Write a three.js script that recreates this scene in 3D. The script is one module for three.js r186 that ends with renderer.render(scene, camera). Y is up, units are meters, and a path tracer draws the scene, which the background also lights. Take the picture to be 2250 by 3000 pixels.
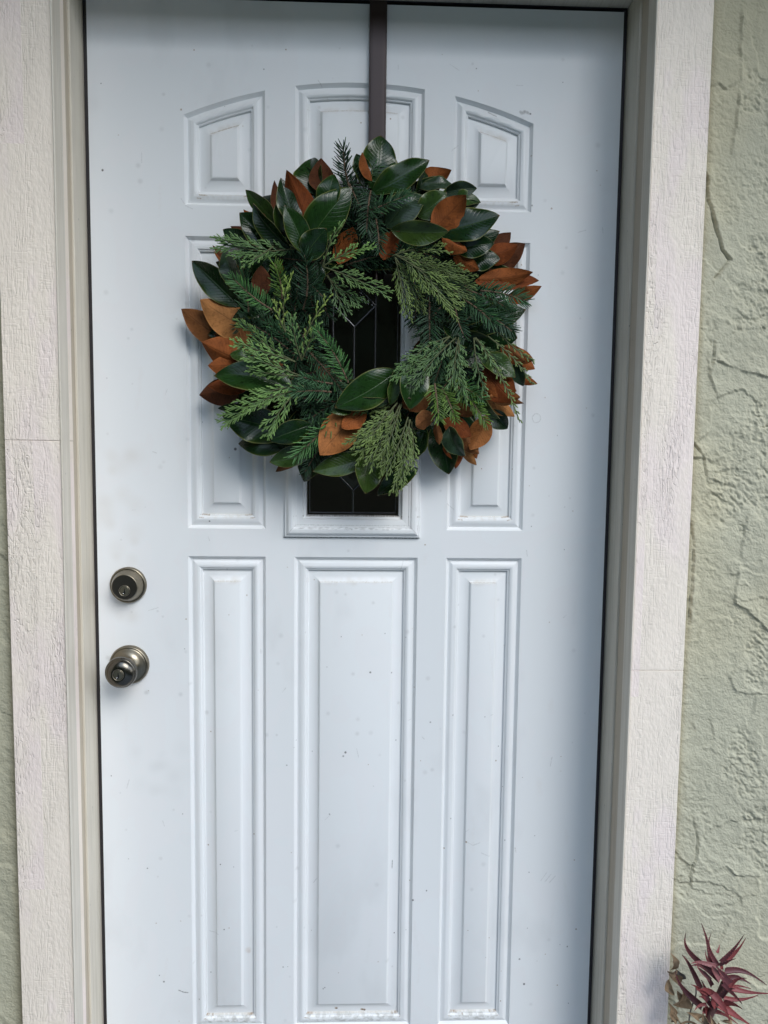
import * as THREE from 'three';
import { RoundedBoxGeometry } from 'three/addons/geometries/RoundedBoxGeometry.js';
import { mergeGeometries, toCreasedNormals } from 'three/addons/utils/BufferGeometryUtils.js';

// ---------------------------------------------------------------- camera, sky, sun, exposure
const scene = new THREE.Scene();
const camera = new THREE.PerspectiveCamera(68.57, 0.75, 0.05, 400);
camera.position.set(0.0087, 1.2895, 1.336);
camera.rotation.set(THREE.MathUtils.degToRad(-4.8086), THREE.MathUtils.degToRad(-1.9214), THREE.MathUtils.degToRad(0.6695), 'YXZ');
const renderer = new THREE.WebGLRenderer({ antialias: true });
renderer.toneMapping = THREE.LinearToneMapping;
renderer.toneMappingExposure = 1.86;
renderer.shadowMap.enabled = true;
const SUN = new THREE.Vector3(0.62, 1.2, 1.0).normalize();
function makeSky() {
  const w = 128, h = 64, a = new Float32Array(w * h * 4);
  for (let j = 0; j < h; j++) for (let i = 0; i < w; i++) {
    const el = ((j + 0.5) / h - 0.5) * Math.PI, az = ((i + 0.5) / w - 0.5) * Math.PI * 2;
    const d = new THREE.Vector3(Math.cos(el) * Math.cos(az), Math.sin(el), Math.cos(el) * Math.sin(az));
    const t = Math.pow(Math.max(0, Math.sin(el)), 0.55), g = Math.pow(Math.max(0, d.dot(SUN)), 3);
    const o = (j * w + i) * 4, k = 0.90 + 0.40 * d.x;
    const c0 = [1.06, 1.00, 0.86], c1 = [0.29, 0.59, 1.08], cg = [0.55, 0.53, 0.48];
    for (let c = 0; c < 3; c++) a[o + c] = el < 0 ? 0.25 : k * (c0[c] * (1 - t) + c1[c] * t + cg[c] * g);
    a[o + 3] = 1;
  }
  const t = new THREE.DataTexture(a, w, h, THREE.RGBAFormat, THREE.FloatType);
  t.mapping = THREE.EquirectangularReflectionMapping; t.magFilter = t.minFilter = THREE.LinearFilter; t.wrapS = THREE.RepeatWrapping; t.needsUpdate = true;
  return t;
}
scene.background = makeSky(); scene.environment = scene.background;
const sun = new THREE.DirectionalLight(new THREE.Color(1, 0.965, 0.90), 1.08);
sun.position.copy(SUN).multiplyScalar(8); sun.target.position.set(0, 1, 0); sun.castShadow = true;
sun.shadow.radius = 54; sun.shadow.mapSize.set(2048, 2048);
Object.assign(sun.shadow.camera, { left: -3, right: 3, top: 3, bottom: -3, near: 0.5, far: 20 });
scene.add(sun, sun.target);

// ---------------------------------------------------------------- helpers
function rng(seed) { let s = seed >>> 0; return () => { s = (s + 0x6D2B79F5) >>> 0; let t = s; t = Math.imul(t ^ (t >>> 15), t | 1); t ^= t + Math.imul(t ^ (t >>> 7), t | 61); return ((t ^ (t >>> 14)) >>> 0) / 4294967296; }; }
const V = (x, y, z) => new THREE.Vector3(x, y, z);
const clamp = (x, a = 0, b = 1) => Math.min(b, Math.max(a, x));
const sstep = (a, b, x) => { const t = clamp((x - a) / (b - a)); return t * t * (3 - 2 * t); };
const mix = (a, b, t) => a + (b - a) * t;
function hash(x, y, s) { let h = Math.imul(x, 374761393) + Math.imul(y, 668265263) + Math.imul(s, 974634777); h = Math.imul(h ^ (h >>> 13), 1274126177); return ((h ^ (h >>> 16)) >>> 0) / 4294967296; }
function noise(x, y, s = 0) {
  const xi = Math.floor(x), yi = Math.floor(y), fx = x - xi, fy = y - yi, u = fx * fx * (3 - 2 * fx), v = fy * fy * (3 - 2 * fy);
  return mix(mix(hash(xi, yi, s), hash(xi + 1, yi, s), u), mix(hash(xi, yi + 1, s), hash(xi + 1, yi + 1, s), u), v);
}
function fbm(x, y, n = 4, s = 0) { let a = 0.5, f = 0, t = 0; for (let i = 0; i < n; i++) { f += a * noise(x, y, s + i); t += a; a *= 0.5; x = x * 2.03 + 7.1; y = y * 2.03 + 3.7; } return f / t; }
const toS = (c) => (c <= 0.0031308 ? c * 12.92 : 1.055 * Math.pow(c, 1 / 2.4) - 0.055);
function colorTex(w, h, f) {   // f gives linear colour
  const d = new Uint8Array(w * h * 4);
  for (let j = 0; j < h; j++) for (let i = 0; i < w; i++) { const c = f((i + 0.5) / w, (j + 0.5) / h), o = (j * w + i) * 4; for (let k = 0; k < 3; k++) d[o + k] = Math.round(255 * toS(clamp(c[k]))); d[o + 3] = 255; }
  return finish(new THREE.DataTexture(d, w, h), true);
}
function valueTex(w, h, f) {
  const d = new Uint8Array(w * h * 4);
  for (let j = 0; j < h; j++) for (let i = 0; i < w; i++) { const c = Math.round(255 * clamp(f((i + 0.5) / w, (j + 0.5) / h))), o = (j * w + i) * 4; d[o] = d[o + 1] = d[o + 2] = c; d[o + 3] = 255; }
  return finish(new THREE.DataTexture(d, w, h), false);
}
function finish(t, srgb) { t.magFilter = THREE.LinearFilter; t.minFilter = THREE.LinearMipmapLinearFilter; t.generateMipmaps = true; t.wrapS = t.wrapT = THREE.RepeatWrapping; if (srgb) t.colorSpace = THREE.SRGBColorSpace; t.needsUpdate = true; return t; }
const lin = (r, g, b) => new THREE.Color().setRGB(r, g, b);
const std = (r, g, b, rough, extra = {}) => new THREE.MeshStandardMaterial({ color: lin(r, g, b), roughness: rough, side: THREE.DoubleSide, ...extra });
const used = {};
function numbered(n) { const k = used[n] = (used[n] ?? -1) + 1; return k ? n + '_' + String(k).padStart(3, '0') : n; }
function thing(name, label, category, pos = [0, 0, 0]) { const g = new THREE.Group(); g.name = numbered(name); g.position.set(...pos); g.userData = { label, category }; scene.add(g); return g; }
function part(name, geo, mat, parent, label) { const m = new THREE.Mesh(geo, mat); m.name = name; m.castShadow = m.receiveShadow = true; if (label) m.userData.label = label; parent.add(m); return m; }
function struct(name, geo, mat) { const m = part(numbered(name), geo, mat, scene); m.userData.kind = 'structure'; return m; }
function planarUV(g, sx, sy, ox = 0, oy = 0) {   // uv from x and y in metres (z where a face looks sideways)
  const p = g.attributes.position, n = g.attributes.normal, uv = new Float32Array(p.count * 2);
  for (let i = 0; i < p.count; i++) { const side = Math.abs(n.getX(i)) > 0.8; uv[2 * i] = ((side ? p.getZ(i) : p.getX(i)) - ox) / sx; uv[2 * i + 1] = (p.getY(i) - oy) / sy; }
  g.setAttribute('uv', new THREE.BufferAttribute(uv, 2)); return g;
}
function box(x0, x1, y0, y1, z0, z1, r = 0.0012) {
  const g = r ? new RoundedBoxGeometry(x1 - x0, y1 - y0, z1 - z0, 2, r) : new THREE.BoxGeometry(x1 - x0, y1 - y0, z1 - z0);
  return g.translate((x0 + x1) / 2, (y0 + y1) / 2, (z0 + z1) / 2);
}
// collects tapered tubes with vertex colours
class Tubes {
  constructor() { this.p = []; this.c = []; this.i = []; }
  // pts: points, rad: radius at each, flat: second radius as a share of the first along n, col: colour at each
  add(pts, rad, n, flat, col, k = 5) {
    const s0 = this.p.length / 3, m = pts.length, a = V(), b = V();
    for (let j = 0; j < m; j++) {
      const d = pts[Math.min(m - 1, j + 1)].clone().sub(pts[Math.max(0, j - 1)]).normalize();
      a.crossVectors(d, n).normalize(); b.crossVectors(a, d).normalize();
      for (let q = 0; q < k; q++) {
        const t = (q / k) * Math.PI * 2, ca = Math.cos(t) * rad[j], sb = Math.sin(t) * rad[j] * flat;
        this.p.push(pts[j].x + a.x * ca + b.x * sb, pts[j].y + a.y * ca + b.y * sb, pts[j].z + a.z * ca + b.z * sb);
        this.c.push(col[j][0], col[j][1], col[j][2]);
      }
    }
    for (let j = 0; j + 1 < m; j++) for (let q = 0; q < k; q++) { const e = s0 + j * k, r = (q + 1) % k; this.i.push(e + q, e + k + q, e + r, e + r, e + k + q, e + k + r); }
    for (let q = 1; q + 1 < k; q++) { const e = s0 + (m - 1) * k; this.i.push(e, e + q + 1, e + q); this.i.push(s0, s0 + q, s0 + q + 1); }
  }
  geo() {
    const g = new THREE.BufferGeometry();
    g.setAttribute('position', new THREE.Float32BufferAttribute(this.p, 3)); g.setAttribute('color', new THREE.Float32BufferAttribute(this.c, 3)); g.setIndex(this.i); g.computeVertexNormals(); return g;
  }
}

// ---------------------------------------------------------------- surroundings that light and shade the doorway
struct('ground', new THREE.CircleGeometry(200, 48).rotateX(-Math.PI / 2).translate(0, -0.16, 20), std(0.10, 0.11, 0.07, 0.95));
struct('porch_floor', box(-3, 3, -0.15, -0.02, -0.2, 2.2, 0.004), std(0.19, 0.225, 0.27, 0.8));
struct('path', box(-0.8, 0.9, -0.17, -0.14, 2.21, 9, 0.004), std(0.36, 0.34, 0.31, 0.9));
struct('porch_ceiling', box(-3, 3, 2.64, 2.80, 0.102, 0.92, 0.004), std(0.30, 0.22, 0.14, 0.9));
// rooms behind the door: dark, unseen side-wall opening added to light the glass
{
  const m = std(0.34, 0.28, 0.22, 0.9);
  const g = mergeGeometries([box(-2, 2, -0.02, 0.02, -4, -0.26, 0), box(-2, 2, 2.5, 2.55, -4, -0.06, 0), box(-2.05, -2, 0, 0.9, -4, -0.06, 0), box(-2.05, -2, 1.9, 2.55, -4, -0.06, 0), box(-2.05, -2, 0.9, 1.9, -1.7, -0.06, 0), box(-2.05, -2, 0.9, 1.9, -4, -2.6, 0), box(2, 2.05, 0, 2.55, -4, -0.06, 0), box(-2.05, 2.05, 0, 2.55, -4.1, -4.01, 0), box(-2, 0.1, 0, 0.9, -3.2, -2.7, 0), box(0.25, 1.4, 0, 1.45, -2.4, -1.9, 0), box(-1.2, -0.75, 0, 1.3, -1.9, -1.5, 0)]);
  struct('hallway', g, m);
}
// unseen hedges, added to darken the glass reflection and block sky
{
  const g = new THREE.BoxGeometry(22, 4.2, 1.6, 200, 42, 12).translate(0, 1.94, 8), p = g.attributes.position;
  for (let i = 0; i < p.count; i++) p.setXYZ(i, p.getX(i), p.getY(i) + 0.25 * (fbm(p.getX(i) * 1.3, p.getZ(i) * 1.3, 4, 5) - 0.5) * sstep(0, 2, p.getY(i)), p.getZ(i) + 0.35 * (fbm(p.getX(i) * 2, p.getY(i) * 2, 4, 9) - 0.5));
  g.computeVertexNormals(); struct('added_hedge', g, std(0.035, 0.05, 0.02, 0.9));
  const b = new THREE.BoxGeometry(0.9, 1.05, 2.6, 18, 21, 52).translate(2.2, 0.37, 2.0), q = b.attributes.position;  // added out of view on the right to block low light
  for (let i = 0; i < q.count; i++) q.setXYZ(i, q.getX(i) + 0.2 * (fbm(q.getZ(i) * 4, q.getY(i) * 4, 3, 15) - 0.5), q.getY(i) + 0.15 * (fbm(q.getX(i) * 4, q.getZ(i) * 4, 3, 16) - 0.5), q.getZ(i) + 0.15 * (fbm(q.getX(i) * 4, q.getY(i) * 4, 3, 17) - 0.5));
  const l = new THREE.BoxGeometry(0.5, 2.8, 1.3, 10, 46, 26).translate(-1.05, 1.25, 0.95), e = l.attributes.position;  // added out of view on the left to darken the left casing
  for (let i = 0; i < e.count; i++) e.setXYZ(i, e.getX(i) + 0.2 * (fbm(e.getZ(i) * 4, e.getY(i) * 4, 3, 18) - 0.5), e.getY(i), e.getZ(i) + 0.15 * (fbm(e.getX(i) * 4, e.getY(i) * 4, 3, 19) - 0.5));
  l.computeVertexNormals(); struct('added_hedge', l, std(0.035, 0.05, 0.02, 0.9));
  b.computeVertexNormals(); struct('added_hedge', b, std(0.035, 0.05, 0.02, 0.9));
}

// ---------------------------------------------------------------- stucco wall
const CRACKS = [[[0.562, 1.74], [0.566, 1.727], [0.571, 1.695], [0.590, 1.647], [0.598, 1.620], [0.611, 1.606], [0.600, 1.590], [0.588, 1.575]], [[0.571, 1.298], [0.584, 1.276], [0.588, 1.253]],
  [[0.566, 1.173], [0.574, 1.132], [0.573, 1.074], [0.570, 0.998]], [[0.600, 0.643], [0.606, 0.606], [0.599, 0.556]], [[0.594, 1.462], [0.592, 1.447], [0.590, 1.43]], [[0.70, 1.335], [0.68, 1.333]], [[0.70, 1.575], [0.66, 1.57]]];
const RIDGES = [[[0.602, 1.439], [0.625, 1.431], [0.654, 1.421], [0.683, 1.415], [0.75, 1.40]], [[0.662, 1.174], [0.653, 1.110], [0.646, 1.034], [0.667, 1.025], [0.701, 0.993]], [[0.653, 0.892], [0.660, 0.881], [0.681, 0.877], [0.713, 0.876], [0.76, 0.872]],
  [[0.640, 0.561], [0.658, 0.568], [0.677, 0.552], [0.713, 0.550]], [[0.606, 1.242], [0.621, 1.236], [0.629, 1.239], [0.630, 1.259]], [[0.585, 1.43], [0.588, 1.41], [0.594, 1.395]], [[0.61, 1.98], [0.612, 1.86], [0.605, 1.78]]];
const POCKS = [[0.662, 1.539, 0.035], [0.637, 1.202, 0.03], [0.701, 0.934, 0.025], [0.589, 1.472, 0.016], [0.679, 0.741, 0.03], [0.662, 1.605, 0.02], [0.593, 0.534, 0.015], [0.64, 1.86, 0.02], [0.70, 1.27, 0.03], [0.68, 1.33, 0.022], [0.72, 0.62, 0.03], [0.70, 1.72, 0.03]];
function lineSide(L, x, y) {   // distance to a polyline and the side on which the point lies
  let best = 9, sd = 1;
  for (let i = 0; i + 1 < L.length; i++) { const [ax, ay] = L[i], dx = L[i + 1][0] - ax, dy = L[i + 1][1] - ay, t = clamp(((x - ax) * dx + (y - ay) * dy) / (dx * dx + dy * dy)), d = Math.hypot(x - ax - t * dx, y - ay - t * dy); if (d < best) { best = d; sd = dx * (y - ay) - dy * (x - ax); } }
  return [best, sd];
}
function stuccoHeight(x, y, fine) {
  const wx = x + 0.05 * (fbm(x * 9, y * 9, 3, 21) - 0.5), wy = y + 0.05 * (fbm(x * 9, y * 9, 3, 25) - 0.5);
  let h = 0.009 * (fbm(x * 5, y * 5, 3, 31) - 0.5);
  // coats left by the trowel: irregular terraces with chipped edges
  const jg = 0.010 * (fbm(x * 95, y * 95, 2, 27) - 0.5);
  for (const [fx, fy, n, sd, a] of [[5.5, 4.2, 7, 33, 0.0026], [9, 13, 6, 37, 0.0016]]) {
    const q = fbm((wx + jg) * fx, (wy + jg) * fy, 3, sd) * n, fr = q - Math.floor(q), pres = sstep(0.35, 0.6, noise(x * 10, y * 10, sd + 2));
    h += a * pres * (sstep(0.90, 0.985, fr) - fr) + 0.0007 * pres * Math.exp(-Math.pow((fr - 0.97) / 0.03, 2));
  }
  let rough = sstep(0.6, 0.72, fbm(x * 7, y * 7, 3, 41)) * 0.5;
  for (const [px, py, r] of POCKS) rough = Math.max(rough, sstep(0.46, 0.60, fbm(x * 38, y * 38, 3, 43) + 0.35 * (1 - Math.hypot(x - px, (y - py) * 0.7) / (r * 1.5)) - 0.05) * sstep(2.4, 1.0, Math.hypot(x - px, (y - py) * 0.7) / r));
  if (fine) {
    const r1 = Math.abs(noise(x * 170, y * 170, 51) - 0.5) * 2, r2 = noise(x * 330, y * 330, 53);
    h += rough * (0.0034 * (r1 - 0.5) + 0.0022 * (r2 - 0.5) - 0.0014) + (0.0011 + 0.0013 * sstep(0.35, 0.65, fbm(x * 9, y * 9, 2, 67))) * (fbm(x * 125, y * 140, 3, 61) - 0.5);
    const jx = x + 0.006 * (fbm(x * 60, y * 60, 2, 71) - 0.5), jy = y + 0.006 * (fbm(x * 60, y * 60, 2, 73) - 0.5);
    const vary = 0.35 + 1.1 * noise(x * 70, y * 70, 83);
    for (const L of CRACKS) { const [d, sd] = lineSide(L, jx, jy); if (d < 0.05) h += -(L === CRACKS[0] ? 0.0075 : 0.0040) * Math.min(1.2, vary) * Math.exp(-Math.pow(d / (0.0011 + 0.0011 * noise(x * 110, y * 110, 85)), 2)) + (sd > 0 ? 0.0036 * vary * Math.exp(-d / 0.011) : 0); }
    for (const L of RIDGES) { const [d, sd] = lineSide(L, jx, jy); if (d < 0.05) h += (sd > 0 ? 0.0034 * vary * Math.exp(-d / 0.013) * sstep(0, 0.0012, d) : 0) + 0.0009 * vary * Math.exp(-Math.pow(d / 0.002, 2)); }
    h += 0.0022 * sstep(0.568, 0.558, x) * sstep(0.35, 0.6, fbm(x * 3, y * 18, 3, 81)) ;
  }
  return h;
}
{
  const w = thing('stucco_wall', 'sage green trowelled stucco house wall on both sides of the doorway', 'wall');
  const micro = valueTex(512, 512, (u, v) => 0.55 * fbm(u * 40, v * 40, 3, 91) + 0.45 * fbm(u * 110, v * 110, 2, 95));
  micro.repeat.set(1, 1);
  const mat = new THREE.MeshStandardMaterial({ color: 0xffffff, vertexColors: true, roughness: 0.85, bumpMap: micro, bumpScale: 0.0022, side: THREE.DoubleSide });
  const face = (x0, x1, y0, y1, nx, ny, fine) => {
    const p = [], c = [], uv = [], ix = [];
    for (let j = 0; j <= ny; j++) for (let i = 0; i <= nx; i++) {
      const x = x0 + (x1 - x0) * i / nx, y = y0 + (y1 - y0) * j / ny, h = stuccoHeight(Math.abs(x) + (x < 0 ? 3 : 0), y, fine);
      p.push(x, y, 0.098 + h); uv.push(x / 0.28, y / 0.28);
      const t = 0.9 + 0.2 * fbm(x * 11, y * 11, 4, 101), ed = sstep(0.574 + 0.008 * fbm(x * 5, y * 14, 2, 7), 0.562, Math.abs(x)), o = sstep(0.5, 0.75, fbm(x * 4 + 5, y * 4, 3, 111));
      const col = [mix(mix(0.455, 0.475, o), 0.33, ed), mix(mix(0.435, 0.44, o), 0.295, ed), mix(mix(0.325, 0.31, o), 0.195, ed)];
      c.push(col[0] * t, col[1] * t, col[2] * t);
    }
    for (let j = 0; j < ny; j++) for (let i = 0; i < nx; i++) { const a = j * (nx + 1) + i, b = a + nx + 1; ix.push(a, a + 1, b, b, a + 1, b + 1); }
    const g = new THREE.BufferGeometry(); g.setAttribute('position', new THREE.Float32BufferAttribute(p, 3)); g.setAttribute('color', new THREE.Float32BufferAttribute(c, 3)); g.setAttribute('uv', new THREE.Float32BufferAttribute(uv, 2)); g.setIndex(ix); g.computeVertexNormals(); return g;
  };
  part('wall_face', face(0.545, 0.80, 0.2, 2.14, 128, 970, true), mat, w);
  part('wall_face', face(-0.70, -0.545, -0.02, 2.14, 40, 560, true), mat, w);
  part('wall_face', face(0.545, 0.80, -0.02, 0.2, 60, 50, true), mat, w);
  const plain = mergeGeometries([box(0.80, 3, -0.02, 2.65, -0.05, 0.1, 0), box(-3, -0.70, -0.02, 2.65, -0.05, 0.1, 0), box(-0.80, 0.80, 2.14, 2.65, -0.05, 0.1, 0), box(0.56, 0.80, -0.02, 2.14, -0.05, 0.08, 0), box(-0.70, -0.56, -0.02, 2.14, -0.05, 0.08, 0)]);
  part('wall_face', plain, std(0.44, 0.46, 0.37, 0.9), w);
}

// ---------------------------------------------------------------- door frame and casing
{
  const f = thing('door_frame', 'peach painted door frame with wide rough sawn casing boards around the white door', 'door frame');
  const rough = (u, v, s) => {   // crackled paint over rough sawn wood, 0.18 m wide, 1.2 m tall
    const x = u * 0.18, y = v * 1.2;
    const wav = 0.012 * (fbm(x * 25, y * 5, 3, s) - 0.5);
    const zone = sstep(0.38, 0.66, fbm((x + wav) * 24, y * 5, 3, s + 3)), zone2 = sstep(0.42, 0.62, fbm(x * 30, y * 3.2, 3, s + 5));
    const fis = 1 - Math.abs(2 * noise((x + wav) * 520 + 2 * fbm(x * 90, y * 60, 2, s + 9), y * 95 + 1.5 * noise(x * 300, y * 40, s), s + 7) - 1);
    const crack = sstep(0.86, 0.99, fis) * zone;
    const saw = sstep(0.80, 1, 1 - Math.abs(2 * noise(x * 40, y * 420 + 3 * noise(x * 60, y * 30, s), s + 13) - 1)) * zone2 * 0.35;
    const lump = fbm(x * 260, y * 150, 3, s + 17);
    const grain = 1 - Math.abs(2 * fbm((x + wav) * 330, y * 24, 2, s + 27) - 1), fine = sstep(0.80, 0.98, grain) * (0.35 + 0.65 * zone2);
    return { h: 0.55 + 0.27 * (lump - 0.5) + 0.14 * (fbm(x * 60, y * 20, 3, s + 19) - 0.5) + 0.18 * zone * (noise(x * 420, y * 120, s + 23) - 0.5) - 0.34 * crack - 0.26 * saw - 0.13 * fine, crack: Math.max(crack, 0.5 * fine) };
  };
  const bump = valueTex(512, 2048, (u, v) => rough(u, v, 201).h);
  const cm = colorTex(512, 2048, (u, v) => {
    const r = rough(u, v, 201), t = 0.94 + 0.1 * fbm(u * 5, v * 22, 4, 231), pk = fbm(u * 3, v * 9, 3, 241), k = (1 - 0.10 * r.crack) * t;  // crack darkening paints occlusion shade into the colour map
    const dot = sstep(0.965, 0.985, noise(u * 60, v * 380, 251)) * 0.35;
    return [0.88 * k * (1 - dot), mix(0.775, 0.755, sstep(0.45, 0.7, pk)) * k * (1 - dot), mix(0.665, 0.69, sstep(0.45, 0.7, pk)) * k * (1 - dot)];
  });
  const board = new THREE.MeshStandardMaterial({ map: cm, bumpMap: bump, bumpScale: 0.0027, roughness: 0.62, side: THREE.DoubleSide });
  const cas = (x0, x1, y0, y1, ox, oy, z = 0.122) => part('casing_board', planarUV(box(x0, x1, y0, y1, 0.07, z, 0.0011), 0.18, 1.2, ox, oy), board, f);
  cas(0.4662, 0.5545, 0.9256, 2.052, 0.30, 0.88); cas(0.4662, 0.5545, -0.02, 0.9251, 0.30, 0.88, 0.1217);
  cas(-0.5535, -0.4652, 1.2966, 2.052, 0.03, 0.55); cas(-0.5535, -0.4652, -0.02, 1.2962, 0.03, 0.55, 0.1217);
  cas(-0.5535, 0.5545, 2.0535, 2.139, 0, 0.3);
  const smooth = (r, g, b, s) => new THREE.MeshStandardMaterial({ roughness: 0.5, side: THREE.DoubleSide, map: colorTex(256, 1024, (u, v) => {
    const t = 0.93 + 0.14 * fbm(u * 3, v * 40, 4, s), st = sstep(0.5, 0.8, fbm(u * 14, v * 6, 3, s + 3)) * 0.10, dot = sstep(0.972, 0.99, noise(u * 30, v * 260, s + 6)) * 0.6;
    return [r * (t - st) * (1 - dot), g * (t - st * 1.15) * (1 - dot), b * (t - st * 1.4) * (1 - dot)]; }) });
  const jambM = smooth(0.66, 0.60, 0.50, 301), tan = smooth(0.50, 0.42, 0.32, 311), outer = smooth(0.67, 0.61, 0.52, 321);
  const uvj = (g) => planarUV(g, 0.04, 2.1);
  for (const s of [-1, 1]) {
    const b = (a, c, y0, y1, z0, z1) => uvj(s > 0 ? box(a, c, y0, y1, z0, z1, 0.0014) : box(-c, -a, y0, y1, z0, z1, 0.0014));
    part('jamb', b(0.4617, 0.52, -0.02, 2.046, -0.06, 0.0545), jambM, f);
    part('stop_strip', b(0.4655, 0.52, -0.02, 2.049, 0.0548, 0.0905), tan, f);
    part('brick_mould', b(0.4628, 0.4655, -0.02, 2.046, 0.0908, 0.1248), outer, f);
  }
  part('head_jamb', uvj(box(-0.52, 0.52, 2.0465, 2.09, -0.06, 0.0545)), jambM, f);
  part('head_stop_strip', uvj(box(-0.52, 0.52, 2.0495, 2.09, 0.0548, 0.0905)), tan, f);
  part('head_brick_mould', uvj(box(-0.4655, 0.4655, 2.0465, 2.0530, 0.0908, 0.1248)), outer, f);
  const seal = std(0.022, 0.018, 0.02, 0.55);
  part('weatherstrip', box(-0.4612, -0.4548, -0.01, 2.044, -0.03, -0.0035, 0.0012), seal, f);
  part('weatherstrip', box(0.4548, 0.4612, -0.01, 2.044, -0.03, -0.0035, 0.0012), seal, f);
  part('weatherstrip', box(-0.4612, 0.4612, 2.0445, 2.0462, -0.03, -0.0035, 0.0004), seal, f);
  part('threshold', box(-0.46, 0.46, -0.02, -0.004, -0.1, 0.12, 0.003), std(0.3, 0.29, 0.27, 0.4, { metalness: 0.8 }), f);
}

// ---------------------------------------------------------------- door
const door = thing('door', 'white panelled front door with arched top panels and dark leaded window', 'door');
const ARC = (x) => 1.910 - (0.777 - Math.sqrt(0.777 * 0.777 - (x - 0.0045) * (x - 0.0045)));
{
  // paint with its dirt: specks, scuffs, brown grime lines, flaked paint (all on the paint itself)
  const W = 1024, H = 2048, buf = new Float32Array(W * H * 3), R = rng(77);
  const base = [0.78, 0.785, 0.785];
  for (let j = 0; j < H; j++) for (let i = 0; i < W; i++) {
    const x = i / W * 0.908, y = j / H * 2.04, t = 0.985 + 0.03 * fbm(x * 7, y * 5, 4, 401) - 0.05 * sstep(0.55, 0.8, fbm(x * 16, y * 8, 4, 411)) * sstep(0.4, 0.6, fbm(x * 3, y * 3, 2, 415)), o = (j * W + i) * 3;
    for (let c = 0; c < 3; c++) buf[o + c] = base[c] * t;
  }
  const dab = (x, y, r, a, c, soft = 0.5, sx = 1) => {
    const px = (x + 0.454) / 0.908 * W, py = y / 2.04 * H, rx = r * sx / 0.908 * W, ry = r / 2.04 * H;
    for (let j = Math.floor(py - ry - 1); j <= py + ry + 1; j++) for (let i = Math.floor(px - rx - 1); i <= px + rx + 1; i++) {
      if (i < 0 || j < 0 || i >= W || j >= H) continue;
      const d = Math.hypot((i + 0.5 - px) / rx, (j + 0.5 - py) / ry), k = a * (1 - sstep(1 - soft, 1.0001, d)), o = (j * W + i) * 3;
      for (let q = 0; q < 3; q++) buf[o + q] = mix(buf[o + q], c[q], k);
    }
  };
  const line = (L, r, a, c, jit = 0) => { for (let i = 0; i + 1 < L.length; i++) { const n = Math.max(2, Math.ceil(Math.hypot(L[i + 1][0] - L[i][0], L[i + 1][1] - L[i][1]) / (r * 0.8))); for (let q = 0; q < n; q++) { const t = q / n; dab(mix(L[i][0], L[i + 1][0], t) + jit * (R() - 0.5), mix(L[i][1], L[i + 1][1], t) + jit * (R() - 0.5), r * (0.7 + 0.6 * R()), a * (0.5 + R() * 0.5), c, 0.6); } } };
  const brown = [0.30, 0.20, 0.12], dark = [0.06, 0.05, 0.045], grey = [0.36, 0.35, 0.34], warm = [0.56, 0.50, 0.42];
  for (let k = 0; k < 190; k++) dab(-0.44 + 0.88 * R(), 0.03 + Math.pow(R(), 1.5) * 1.95, 0.0009 + 0.0012 * R() * R(), 0.5 + 0.4 * R(), R() < 0.5 ? dark : brown, 0.4);
  for (let k = 0; k < 150; k++) dab(-0.44 + 0.88 * R(), 0.03 + R() * 1.95, 0.002 + 0.005 * R(), 0.14 + 0.14 * R(), grey, 0.9);
  for (let k = 0; k < 46; k++) { const x = -0.43 + 0.86 * R(), y = 0.05 + R() * 1.9, t = R() * 6.3, l = 0.006 + 0.014 * R(); line([[x, y], [x + l * Math.cos(t), y + l * Math.sin(t)]], 0.0008, 0.22 + 0.2 * R(), grey); }
  for (const [x, y, r, a] of [[-0.432, 1.756, 0.0022, 0.9], [-0.012, 0.734, 0.0024, 0.8], [-0.210, 1.286, 0.003, 0.85], [0.116, 0.449, 0.0022, 0.8], [0.032, 0.884, 0.0022, 0.75], [-0.016, 0.727, 0.002, 0.6], [0.33, 0.28, 0.0024, 0.9], [0.32, 0.33, 0.002, 0.7]]) dab(x, y, r, a, dark, 0.4);
  line([[-0.32, 0.276], [-0.311, 0.272], [-0.302, 0.271]], 0.0011, 0.8, dark); line([[0.077, 0.523], [0.0765, 0.507]], 0.0009, 0.8, dark);
  line([[0.281, 1.868], [0.287, 1.870], [0.297, 1.8665]], 0.0032, 0.75, grey, 0.003); dab(0.2975, 1.8665, 0.002, 0.9, dark);
  line([[0.226, 1.869], [0.240, 1.862]], 0.0016, 0.7, grey, 0.001);
  { const L = []; for (let k = 0; k <= 18; k++) L.push([0.323 + 0.0075 * Math.cos(k / 18 * 6.28), 1.347 + 0.008 * Math.sin(k / 18 * 6.28)]); line(L, 0.0008, 0.42, grey, 0.001); }
  for (let k = 0; k < 3; k++) line([[0.356 + k * 0.008, 0.485 - k * 0.002], [0.368 + k * 0.008, 0.503 - k * 0.004]], 0.0012, 0.28, grey);
  line([[-0.30, 1.712], [-0.292, 1.70], [-0.28, 1.695]], 0.0007, 0.4, grey);
  for (let k = 0; k < 26; k++) dab(-0.41 + 0.06 * (R() - 0.5), 1.28 - 0.32 * R(), 0.012 + 0.02 * R(), 0.13, warm, 1);   // hand grime by the locks
  for (let k = 0; k < 16; k++) dab(-0.40 + 0.1 * R(), 0.75 - 0.1 * R(), 0.01 + 0.02 * R(), 0.05, grey, 1);
  for (let k = 0; k < 40; k++) { const x = -0.42 + 0.84 * R(), y = 0.2 + 1.6 * R(), t = 1.2 + R() * 0.8, l = 0.02 + 0.06 * R(); line([[x, y], [x + l * Math.cos(t) * 0.5, y + l * Math.sin(t)]], 0.003 + 0.004 * R(), 0.035, warm, 0.003); }
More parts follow.
